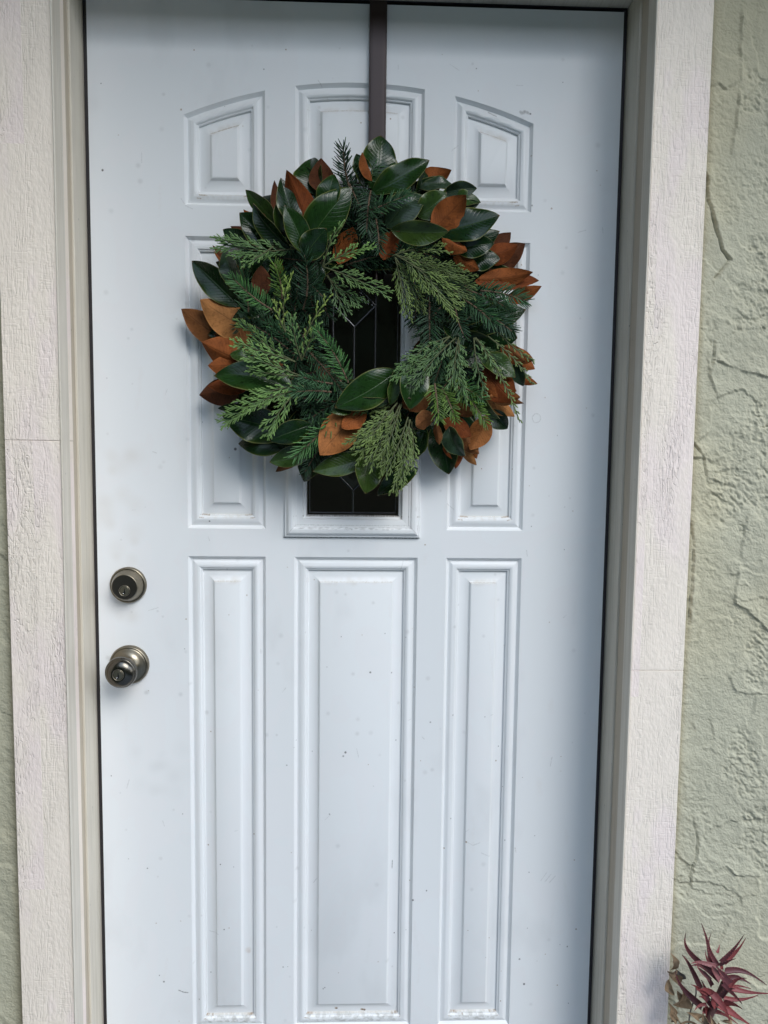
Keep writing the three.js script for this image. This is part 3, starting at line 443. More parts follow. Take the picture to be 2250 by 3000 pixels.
function cedar(bx, by, bz, tx, ty, tz, half, kind) {
  const b = P(bx, by, bz), t = P(tx, ty, tz), L = t.distanceTo(b), a = t.clone().sub(b).divideScalar(L); half /= { l: 148, m: 132, o: 132, y: 150 }[kind];
  const n = V((RW() - 0.5) * 0.9, (RW() - 0.5) * 0.7, 1).addScaledVector(a, -a.z).normalize(), side = V().crossVectors(a, n).normalize();
  const bow = (RW() - 0.5) * 0.16 * L, at = (s) => b.clone().addScaledVector(a, L * s).addScaledVector(side, bow * Math.sin(Math.PI * s)).addScaledVector(n, 0.05 * L * Math.sin(Math.PI * s)).addScaledVector(DOWN, 0.10 * L * s * s);
  const T = new Tubes(), S = new Tubes(), [c0, c1] = CED[kind], shade = 0.75 + 0.5 * RW(), mixc = (q, w, v = w * shade) => [0, 1, 2].map((k) => mix(c0[k], c1[k], q) * v);
  const strand = (p0, d, l, r, q0, q1, curl) => {   // one scaly branchlet with a blunt tip
    const pts = [], rr = [], cc = [], k = 5, v = 0.8 + 0.4 * RW();
    for (let i = 0; i <= k; i++) { const s = i / k; pts.push(p0.clone().addScaledVector(d, l * s).addScaledVector(a, curl * l * s * s).addScaledVector(n, 0.10 * l * s * s * (RW() - 0.6))); rr.push(r * (i === k ? 0.55 : i % 2 ? 1.18 : 0.9)); cc.push(mixc(clamp(mix(q0, q1, s)), v)); }
    T.add(pts, rr, n, 0.62, cc, 5); return pts;
  };
  { const pts = [], rr = [], cc = []; for (let k = 0; k <= 9; k++) { pts.push(at(0.72 * k / 9)); rr.push(mix(0.0014, 0.0008, k / 9)); cc.push([1, 1, 1]); } S.add(pts, rr, n, 0.9, cc, 6); }
  strand(at(0.70), at(1).sub(at(0.70)).normalize(), 0.30 * L, 0.00105, 0.5, 1, 0);
  const thin = kind === 'y', nb = Math.max(7, Math.round(L / (thin ? 0.012 : kind === 'o' ? 0.0072 : 0.0084)));
  for (let k = 0; k < nb; k++) {
    const s = 0.10 + 0.88 * (k + 0.3 * RW()) / nb, sg = k % 2 ? 1 : -1, p0 = at(s), th = mix(0.62, 0.34, s) + (RW() - 0.5) * 0.12;
    const bl = Math.min(half * (0.75 + 0.35 * RW()) * (0.30 + 0.75 * Math.pow(Math.sin(Math.PI * Math.min(1, s * 0.78 + 0.18)), 0.9)) / Math.sin(th), (1 - s) * L * 0.95 + 0.012) * 1.15;
    const d = a.clone().multiplyScalar(Math.cos(th)).addScaledVector(side, sg * Math.sin(th)).addScaledVector(n, (RW() - 0.5) * 0.35).normalize();
    const br = strand(p0, d, bl, 0.00098, 0.05, 0.9, 0.12), ns = Math.max(2, Math.round(bl / 0.0056));
    for (let j = 0; j < ns; j++) {
      const q = 0.16 + 0.78 * (j + 0.3 * RW()) / ns, f = q * 5, i = Math.min(4, Math.floor(f)), c = br[i].clone().lerp(br[i + 1], f - i), s2 = (j % 2 ? 1 : -1), th2 = 0.42 + (RW() - 0.5) * 0.2;
      const pd = V().crossVectors(d, n).normalize(), d2 = d.clone().multiplyScalar(Math.cos(th2)).addScaledVector(pd, s2 * Math.sin(th2)).addScaledVector(n, (RW() - 0.5) * 0.3).normalize();
      const l2 = Math.min(thin ? 0.007 : 0.016, bl * 0.45) * (0.65 + 0.5 * RW()) * (1.1 - 0.55 * q);
      const tw = strand(c, d2, l2, 0.00098, 0.1 + 0.5 * q, 1, 0.15);
      if (l2 > 0.012) for (const s3 of [1]) { const d3 = d2.clone().multiplyScalar(0.86).addScaledVector(pd, s3 * 0.5).normalize(); strand(tw[s3 > 0 ? 2 : 3], d3, l2 * 0.42, 0.00085, 0.5 + 0.3 * q, 1, 0.1); }
    }
  }
  const m = part('cedar_sprig', T.geo(), cedarM, wreath); part('stem', S.geo(), greenStem, m);
}
// twig ring that carries everything
for (let q = 0; q < 4; q++) {
  const pts = []; for (let k = 0; k < 40; k++) { const t = k / 40 * Math.PI * 2, w = t * 5 + q * 1.57, rr = 0.158 + 0.010 * Math.cos(w) + 0.004 * noise(k, q, 5); pts.push(V(rr * Math.cos(t), rr * Math.sin(t), 0.014 + 0.010 * Math.sin(w))); }
  part('ring', new THREE.TubeGeometry(new THREE.CatmullRomCurve3(pts, true), 160, 0.0045, 7, true), stemM, wreath);
}
// dark undergrowth tied to the ring, mostly hidden behind the sprigs in front
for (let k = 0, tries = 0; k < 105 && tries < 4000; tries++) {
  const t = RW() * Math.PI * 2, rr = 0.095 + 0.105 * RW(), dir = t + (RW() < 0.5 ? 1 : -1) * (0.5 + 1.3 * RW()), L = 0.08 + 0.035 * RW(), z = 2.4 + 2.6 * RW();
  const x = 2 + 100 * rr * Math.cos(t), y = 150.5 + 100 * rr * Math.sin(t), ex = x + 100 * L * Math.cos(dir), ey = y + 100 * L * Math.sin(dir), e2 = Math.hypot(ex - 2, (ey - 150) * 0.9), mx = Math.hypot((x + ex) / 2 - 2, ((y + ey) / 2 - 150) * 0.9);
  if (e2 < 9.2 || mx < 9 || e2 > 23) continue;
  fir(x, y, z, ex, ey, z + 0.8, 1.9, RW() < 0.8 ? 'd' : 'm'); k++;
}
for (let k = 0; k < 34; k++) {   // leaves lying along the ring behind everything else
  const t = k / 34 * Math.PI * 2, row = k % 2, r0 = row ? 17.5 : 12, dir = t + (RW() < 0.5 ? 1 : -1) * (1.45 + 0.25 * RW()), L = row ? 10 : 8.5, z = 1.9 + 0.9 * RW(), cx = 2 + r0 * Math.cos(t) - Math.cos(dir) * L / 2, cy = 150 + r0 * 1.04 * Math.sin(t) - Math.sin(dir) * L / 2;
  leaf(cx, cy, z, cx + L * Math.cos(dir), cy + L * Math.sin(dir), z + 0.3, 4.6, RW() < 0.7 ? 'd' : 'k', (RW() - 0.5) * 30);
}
for (let k = 0; k < 26; k++) {
  const t = k / 26 * Math.PI * 2 + 0.1 * RW(), r0 = 15, L = 7.5 + 2.5 * RW(), dir = t + (RW() - 0.5) * 0.9, z = 2.2 + RW();
  const x = 1.2 + r0 * Math.cos(t), y = 150.5 + r0 * Math.sin(t);
  leaf(x, y, z, x + L * Math.cos(dir), y + L * Math.sin(dir), z + 0.4, 3.4 + RW(), RW() < 0.75 ? 'd' : 'k', (RW() - 0.5) * 40);
}
leaf(2.9,172.6,4.2, 3.9,181,3.2, 5.0, 'g', 12);
leaf(1.3,172.4,5.5, -0,177.3,5.6, 2.8, 'd', 20);
leaf(2.4,172.8,7.2, 0.9,176.5,8.2, 1.5, 'r', 35);
leaf(-6.6,171.5,4.2, -8,177.8,3.2, 4.3, 'g', -15);
leaf(-4.4,171.1,5.5, -5.8,176.5,5.6, 4.2, 'k', 20);
leaf(-6,169.5,4.2, -9.2,175,3.2, 3.4, 'm', -25);
leaf(-5.3,167.8,7.2, -3.8,173.2,8.2, 3.3, 'g', -10);
leaf(-7.8,161.9,7.2, -10.9,173,8.2, 4.6, 'r', -6);
leaf(-9.9,164.8,7.2, -12.2,172.2,8.2, 3.1, 'd', 28);
leaf(-12,167,4.2, -14,173.1,3.2, 1.9, 'k', 30);
leaf(-13.3,166.3,5.5, -18.1,171.1,5.6, 2.2, 'm', -30);
leaf(-7.9,161.9,7.2, -0.7,171.1,8.2, 5.2, 'g', 10);
leaf(-8.3,160.7,8.8, -11.4,167.3,10.2, 3.3, 'g', 8);
leaf(-12.5,164.4,7.2, -13,168.1,8.2, 1.5, 'm', 30);
leaf(-11.2,162,7.2, -17.1,167.9,8.2, 2.5, 'd', -35);
leaf(-12.5,162.2,5.5, -19.2,167.3,5.6, 4.5, 'd', 5);
leaf(-15.9,165.8,5.5, -18.6,167.6,5.6, 1.3, 'r', 20);
leaf(-17.8,162.9,4.2, -22.3,165.2,3.2, 2.4, 'd', 10);
leaf(-13.5,165.6,5.5, -15.5,167.2,5.6, 1.1, 'k', 20);
leaf(-8.3,159.7,8.8, -4.7,163.9,10.2, 3.6, 'd', 14);
leaf(-8.1,161.3,7.2, -3,165.4,8.2, 2.7, 'm', -32);
leaf(-2.7,160,5.5, -0.5,165.5,5.6, 3.4, 'r', -20);
leaf(0.6,161.7,5.5, 1,164.5,5.6, 1.1, 'd', 50);
leaf(-19.2,155.1,5.5, -22.4,161.8,5.6, 2.9, 's', -18);
leaf(-16.7,156.4,4.2, -22.3,162.2,3.2, 2.4, 'k', 25);
leaf(-19.2,159.2,4.2, -24.1,162.2,3.2, 1.3, 'k', 30);
leaf(-19.8,159.2,4.2, -23.9,161,3.2, 0.9, 'r', 40);
leaf(-16.6,157.2,5.5, -14.5,161.2,5.6, 2.7, 'd', 10);
leaf(-15.1,154.1,7.2, -15.3,158.4,8.2, 2.5, 'k', 20);
leaf(-12.5,157.9,5.5, -12.3,159.7,5.6, 0.8, 'r', 10);
leaf(-20.1,153.1,4.2, -27.3,160,3.2, 4.0, 'd', -12);
leaf(-17.5,148.5,5.5, -25.8,153.3,5.6, 5.1, 't', 6);
leaf(-21.3,146.6,4.2, -29.7,152.2,3.2, 4.2, 'b', -8);
leaf(-6,156.4,5.5, -6.4,159.9,5.6, 1.9, 'd', 25);
leaf(-18,143.2,5.5, -25.5,146.3,5.6, 5.2, 'o', -14);
leaf(-12.7,143.3,5.5, -19.3,148.6,5.6, 3.2, 'b', 20);
leaf(-17.8,143.6,5.5, -20.9,144.5,5.6, 1.9, 'm', 30);
leaf(-15.5,142.1,7.2, -19.9,141.3,8.2, 3.6, 'o', 18);
leaf(-20.1,141.2,4.2, -23.5,141.1,3.2, 1.8, 'm', 20);
leaf(-10.9,138.1,7.2, -23.1,140.8,8.2, 5.2, 'g', 22);
leaf(-20.1,138,4.2, -26.6,137.7,3.2, 4.0, 'k', -12);
leaf(-19.3,135.9,4.2, -23.4,135.5,3.2, 1.2, 'd', 0);
leaf(-11.7,131.8,5.5, -22.4,134.3,5.6, 5.5, 'd', -10);
leaf(-12.3,129.3,5.5, -19.8,129.8,5.6, 3.4, 'd', 10);
leaf(-7.8,132.6,7.2, -14.1,130.1,8.2, 3.3, 'd', -14);
leaf(-7.9,128.1,5.5, -14.3,126.4,5.6, 3.1, 'm', 12);
leaf(-9.9,126.6,4.2, -13.6,124.7,3.2, 1.6, 'o', -20);
leaf(-6.1,127.4,4.2, -9,123.1,3.2, 3.2, 'd', 20);
leaf(1.7,127.5,7.2, -6.9,125.1,8.2, 3.2, 'G', 12);
leaf(0.4,134.5,8.8, -5.8,127.8,10.2, 5.1, 'o', -8);
leaf(1.6,134.7,8.8, -2.1,132,10.2, 2.7, 'o', 18);
leaf(6,141.2,8.8, -3.3,135.5,10.2, 4.8, 'g', -8);
leaf(-0.8,134.9,8.8, -3.8,134.8,10.2, 1.2, 'm', 20);
leaf(5.3,136.8,8.8, 0.2,137.2,10.2, 1.4, 's', -30);
leaf(5.9,138.9,7.2, 3.4,139,8.2, 3.0, 'o', 20);
leaf(5.9,136.7,8.8, 6.4,141.5,10.2, 1.9, 'm', 28);
leaf(10.4,142.3,8.8, 9.1,135.4,10.2, 4.5, 'g', -8);
leaf(12.2,139,7.2, 8,135.4,8.2, 3.9, 'o', 10);
leaf(13,134.5,8.8, 10.1,132.7,10.2, 3.7, 'b', -25);
leaf(3.1,127.8,7.2, 1.9,121.4,8.2, 4.4, 'G', -12);
leaf(10.2,125.3,5.5, 3.7,121.3,5.6, 2.9, 'd', 18);
leaf(11.9,132.1,5.5, 10.1,127.3,5.6, 2.4, 'd', 30);
leaf(14.3,133.2,4.2, 16.5,124.7,3.2, 4.5, 'd', 10);
leaf(13.6,133.1,7.2, 14.3,129.7,8.2, 1.2, 'o', 25);
leaf(15.2,133.2,5.5, 16.1,128.3,5.6, 1.2, 'k', 48);
leaf(16.2,132.5,5.5, 18.4,127.6,5.6, 2.5, 'k', -12);
leaf(16.1,132.4,7.2, 18.1,127.8,8.2, 2.8, 's', 30);
leaf(15.3,133.8,7.2, 19.5,131.2,8.2, 2.9, 'o', -14);
leaf(22.2,134.3,5.5, 19.7,128.9,5.6, 3.4, 'b', 16);
leaf(18.4,129.5,4.2, 17.6,125.6,3.2, 1.7, 'r', 12);
leaf(20,130.7,4.2, 21.4,127.4,3.2, 1.9, 'o', -18);
leaf(18.7,128.9,4.2, 21.3,126.2,3.2, 1.3, 't', 20);
leaf(23.1,135.7,4.2, 26.5,132.7,3.2, 2.8, 'd', 18);
leaf(22,142.1,7.2, 26.6,136.9,8.2, 4.6, 'o', 10);
leaf(21.7,138.4,5.5, 27.4,134.8,5.6, 2.6, 't', -14);
leaf(25.9,137.8,4.2, 28.9,137.2,3.2, 1.0, 'r', 10);
leaf(20.2,139.1,7.2, 23.8,133.9,8.2, 1.5, 'm', 40);
leaf(21.3,144.4,7.2, 26.7,141.1,8.2, 3.2, 'm', -14);
leaf(25.1,146.1,7.2, 28.3,143.5,8.2, 2.0, 'b', 12);
leaf(26.3,146,5.5, 30.6,142.8,5.6, 2.7, 'o', -14);
leaf(27.4,143.6,5.5, 28.5,139.8,5.6, 2.1, 's', 20);
leaf(28,141.3,4.2, 31.4,140.5,3.2, 1.4, 'o', 10);
leaf(21.1,149.1,5.5, 27.3,147.9,5.6, 4.5, 'd', 16);
leaf(15,149.5,7.2, 18.8,147.2,8.2, 2.3, 'd', 10);
leaf(16.8,136.3,7.2, 19.9,134.6,8.2, 1.8, 'b', 10);
leaf(3.4,171.4,5.5, 12,176.3,5.6, 3.9, 'g', -10);
leaf(10.3,171.8,4.2, 12.2,176.3,3.2, 1.4, 'd', 30);
leaf(10.9,172.7,4.2, 15.5,175.6,3.2, 3.3, 'r', 14);
leaf(11,172,5.5, 16.2,172.7,5.6, 2.2, 's', -25);
leaf(14.8,171.4,5.5, 19.9,172.2,5.6, 2.2, 's', 25);
leaf(10.4,167.3,7.2, 14.7,170.6,8.2, 3.9, 'm', 10);
leaf(12.8,167.7,5.5, 16.3,172.5,5.6, 1.8, 'm', 30);
leaf(5.5,165.5,7.2, 11.1,170.3,8.2, 4.5, 's', -12);
leaf(12.8,164.8,8.8, 17.5,169.5,10.2, 4.2, 'r', 10);
leaf(15.5,170.4,5.5, 20.7,170.1,5.6, 2.3, 'm', -20);
leaf(17.6,169.3,5.5, 20.5,169.9,5.6, 1.3, 's', 20);
leaf(14.3,164.5,7.2, 23.4,166.8,8.2, 4.8, 'd', -16);
leaf(6.5,164.3,8.8, 14.9,163.9,10.2, 3.0, 'G', 25);
leaf(4.7,160.3,7.2, 6.7,164.4,8.2, 2.9, 'r', 28);
leaf(14.3,162.9,8.8, 17.9,160.7,10.2, 2.3, 'r', -12);
leaf(17,161.8,7.2, 22.7,162.7,8.2, 3.2, 'd', 14);
leaf(18.4,160,5.5, 24.1,160.8,5.6, 3.4, 'd', -8);
leaf(16.4,160.4,7.2, 20.3,158.3,8.2, 2.0, 'o', 16);
leaf(22.4,162.2,4.2, 26.3,166,3.2, 3.1, 'k', -14);
leaf(23.2,159.1,4.2, 29,164.1,3.2, 3.8, 'k', 16);
leaf(20.9,157.1,5.5, 30.9,157.7,5.6, 3.0, 'o', -12);
leaf(26.2,154.5,4.2, 31.8,157,3.2, 2.2, 'r', 14);
leaf(7,168,5.5, 4.4,165.5,5.6, 1.8, 'r', 0);
leaf(23,137.9,7.2, 27.6,137.8,8.2, 2.4, 'o', 8);
leaf(17.9,132.3,5.5, 21.4,128.3,5.6, 2.6, 'o', -10);
leaf(16,131.5,5.5, 17.9,126.8,5.6, 2.7, 'r', 10);
leaf(24.7,145.7,7.2, 29.6,143.7,8.2, 2.7, 'o', -8);
leaf(21.9,160.9,5.5, 27,163.1,5.6, 3.2, 'b', 0);
leaf(21.3,157.6,5.5, 29.4,158.7,5.6, 2.9, 'o', 10);
leaf(22.1,140.2,7.2, 26.9,138.7,8.2, 3.2, 'o', -6);
leaf(-17.6,142.4,5.5, -24.6,142.5,5.6, 4.0, 'o', 8);
leaf(-18.1,139.2,5.5, -24.6,139.1,5.6, 2.5, 'b', 0);
fir(-1.2,171.6,6.1, -2.2,177.5,7.1, 1.9, 'd');
fir(1.3,167.2,7.8, 8.2,169.5,9.7, 1.6, 'm');
fir(2.3,170.6,7.8, 1.7,163.6,9.7, 1.8, 'd');
fir(3.2,166.2,7.8, 3.8,160.5,9.7, 1.6, 'd');
fir(-1.2,172.3,6.1, 1.1,167.6,7.1, 1.9, 'd');
fir(-13.7,151.4,7.8, -19.9,156.2,9.7, 1.7, 'l');
fir(-12,153.2,7.8, -13,158.3,9.7, 1.6, 'y');
fir(-8,153.7,7.8, -8.3,159.9,9.7, 2.0, 'd');
fir(-8.7,151.8,6.1, -6.3,157,7.1, 1.9, 'd');
fir(-1.1,139.8,7.8, -6.3,148.1,9.7, 1.6, 'l');
fir(-3.9,138.2,7.8, -10.2,137.9,9.7, 1.8, 'm');
fir(-3.1,134.3,7.8, -9.8,127.5,9.7, 2.0, 'l');
fir(-3.7,139.6,7.8, -8.6,140.5,9.7, 1.4, 'm');
fir(-5,130.2,6.1, -8.2,125,7.1, 1.5, 'd');
fir(12.2,153.1,7.8, 12.3,144,9.7, 2.1, 'd');
fir(17.6,153.8,7.8, 22.6,149.5,9.7, 2.0, 'm');
fir(20.6,155.1,7.8, 27.6,153.2,9.7, 1.9, 'm');
fir(20,152.2,7.8, 25.6,148.3,9.7, 2.0, 'd');
fir(13.1,139.7,9.4, 13.7,133.6,11.7, 1.7, 'y');
fir(16,140.3,7.8, 21.6,133.5,9.7, 1.6, 'y');
fir(14.3,138.9,9.4, 16.3,133.6,11.7, 1.4, 'y');
fir(16.6,139.9,7.8, 21.1,137.1,9.7, 1.5, 'l');
fir(16.4,152.4,7.8, 17.9,147.1,9.7, 1.7, 'd');
fir(14.2,152.6,6.1, 10.8,147.6,7.1, 1.7, 'd');
fir(1.1,169.1,6.1, 2.8,162.9,7.1, 1.8, 'd');
fir(-10.2,159,6.1, -5.4,153.8,7.1, 1.9, 'd');
fir(18.7,155.5,6.1, 25.9,152.1,7.1, 1.7, 'm');
cedar(-5.4,158.5,7.7, -1.9,166.1,9.2, 0.8, 'l');
cedar(-5.3,158.1,9.3, 2.8,161.3,11.2, 1.3, 'l');
cedar(-5.3,158.1,9.3, 5.1,154.2,11.2, 1.7, 'l');
cedar(-4.8,157.1,7.7, 1.3,153,9.2, 1.3, 'm');
cedar(-4.6,157.1,7.7, -1.5,151,9.2, 1.2, 'm');
cedar(-9.5,161.3,7.7, -21.8,162.2,9.2, 1.9, 'm');
cedar(-9.6,161.6,6, -16.2,165,6.6, 1.2, 'm');
cedar(-13.3,161.1,9.3, -18.1,158,11.2, 1.0, 'l');
cedar(-11.3,147.6,9.3, -10,157.3,11.2, 1.0, 'y');
cedar(-11.3,147.6,9.3, -12.9,152.7,11.2, 0.8, 'y');
cedar(-9.7,142.9,9.3, -18.3,149.8,11.2, 1.3, 'l');
cedar(-9.7,142.9,9.3, -19.3,146,11.2, 1.3, 'l');
cedar(-9,143.5,7.7, -3.7,154.7,9.2, 1.0, 'y');
cedar(-8.8,143.3,7.7, -10.1,150.6,9.2, 1.1, 'm');
cedar(-8.8,143.3,7.7, -5.9,149.5,9.2, 1.1, 'l');
cedar(-8.7,140.6,9.3, -17.4,143.8,11.2, 1.4, 'l');
cedar(-8.7,140.6,9.3, -17.3,141.9,11.2, 1.1, 'l');
cedar(-8.3,139,9.3, -16,137.5,11.2, 1.1, 'l');
cedar(-8.3,138.8,9.3, -20.6,133.3,11.2, 2.0, 'l');
cedar(-8.7,138.6,9.3, -14.3,130.9,11.2, 1.6, 'l');
cedar(-8.7,138.6,9.3, -18.4,135.5,11.2, 1.3, 'l');
cedar(6.3,160.2,9.3, 18.4,155,11.2, 2.1, 'o');
cedar(6.3,160.2,9.3, 18.1,157.2,11.2, 1.5, 'o');
cedar(6.3,160.2,9.3, 16,151.5,11.2, 2.0, 'o');
cedar(6,160.4,7.7, 14.8,161.4,9.2, 1.2, 'o');
cedar(6.4,160.2,7.7, 10.6,151.8,9.2, 1.4, 'o');
cedar(6.4,160.2,7.7, 8.5,151,9.2, 1.3, 'o');
cedar(15.5,147.4,9.3, 6.4,141.7,11.2, 1.4, 'm');
cedar(15.5,147.4,9.3, 6.5,140.6,11.2, 1.3, 'm');
cedar(16.5,147.2,9.3, 9.6,139.5,11.2, 1.6, 'm');
cedar(16.9,147.2,9.3, 16,139.8,11.2, 1.4, 'm');
cedar(17.1,147.2,9.3, 17.8,137.8,11.2, 1.4, 'm');
cedar(19.4,147.2,9.3, 21.4,138.2,11.2, 1.1, 'm');
cedar(19.9,147.5,7.7, 24.6,141.9,9.2, 0.9, 'm');
cedar(19.5,147.2,9.3, 27.3,134,11.2, 0.7, 'o');
cedar(23,149,7.7, 29.8,143.9,9.2, 0.6, 'o');
cedar(21.7,147.5,9.3, 29.2,140,11.2, 0.7, 'o');
cedar(19.7,147.2,9.3, 22.6,142.7,11.2, 0.8, 'm');
cedar(7.1,136.8,7.7, -0.2,135.6,9.2, 1.1, 'o');
cedar(7,136.5,9.3, -0.5,130.5,11.2, 1.5, 'o');
cedar(7,136.5,9.3, 0.8,128.1,11.2, 1.6, 'o');
cedar(7.5,136.3,9.3, 2.8,127.1,11.2, 1.5, 'o');
cedar(7.7,136.3,9.3, 4.2,126.4,11.2, 1.4, 'o');
cedar(9,133.8,9.3, 6.3,122.7,11.2, 1.4, 'o');
cedar(8.8,134.2,9.3, 4.7,125,11.2, 1.4, 'o');
cedar(9.2,133.8,9.3, 8,123.6,11.2, 1.1, 'o');
cedar(9.5,133.5,7.7, 9.9,125.6,9.2, 1.0, 'o');
for (const [deg, r1, w, kd] of [[196, 26, 4.6, 'd'], [207, 27.5, 5, 'd'], [218, 27, 4.8, 'g'], [228, 27.5, 5, 'd'], [240, 27, 4.6, 'd'], [252, 27.5, 4.8, 'd'], [282, 27.5, 4.6, 'd'], [300, 27, 4.6, 'k'], [318, 27.5, 4.8, 'd'], [336, 28, 4.6, 'd'], [350, 27.5, 4.6, 'b'], [4, 28, 4.6, 'd'], [16, 28, 4.8, 'd'], [33, 27.5, 4.6, 'd'], [60, 27, 4.8, 'd'], [78, 26.5, 4.6, 'd'], [112, 27, 4.6, 'd'], [130, 27, 4.8, 'd'], [146, 27, 4.6, 'k'], [160, 26.5, 4.6, 'd'], [178, 26, 4.6, 'd']]) {
  const t = deg * Math.PI / 180, d = t + (RW() - 0.5) * 0.5, ex = 1.2 + r1 * Math.cos(t), ey = 151 + r1 * Math.sin(t), L = 11 + 1.5 * RW();
  leaf(ex - L * Math.cos(d), ey - L * Math.sin(d), 3.4, ex, ey, 2.6 + RW(), w, kd, (RW() - 0.5) * 30);
}
for (const [x0, y0, x1, y1] of [[-6, 162, 3, 164.5], [9, 163, 1, 161.5], [4, 166, 9, 160.5], [-2, 166, -6, 159.5], [3.5, 167, 4, 160.5], [12, 159, 10, 150], [14, 157, 17, 148.5], [15, 150, 20, 154], [-8, 158, -6.5, 149], [-10, 150, -6, 143], [12, 147, 9, 140], [-5, 165, 5, 163], [6, 166, -2, 160.5], [-3, 163.5, 5, 160], [10, 165, 3, 162], [-7, 157, -4.5, 151], [-9, 153, -5, 147]])
  fir(x0, y0, 3.6, x1, y1, 4.2, 2.1, 'd');
leaf(-7, 161, 3, 5, 162.6, 3.2, 4.6, 'd', 0); leaf(10, 162.8, 3, -1.5, 160.6, 3.4, 4.4, 'd', 10); leaf(-2, 165, 2.6, 8, 160.2, 3, 4.4, 'g', -10);
leaf(14.5, 147.2, 3, 27, 143, 3.2, 5.4, 'd', 6); leaf(14, 143.5, 3, 25.5, 138.5, 3, 5.2, 'd', -8); leaf(15, 150, 3.2, 27.5, 148.5, 3, 5, 'd', 0); leaf(12, 137.5, 3, 22, 131.5, 3, 5, 'd', 0);
leaf(-12, 158, 3, -20, 162.5, 3, 5, 'd', 0); leaf(-13, 150, 3, -25, 147.8, 3, 5.2, 'd', 0);
// cut end of a twig among the lower leaves
part('twig_end', new THREE.TubeGeometry(new THREE.CatmullRomCurve3([P(8.9, 139.4, 7), P(8.75, 138.0, 9), P(8.8, 136.9, 10.2)]), 10, 0.0042, 9), twigM, wreath);

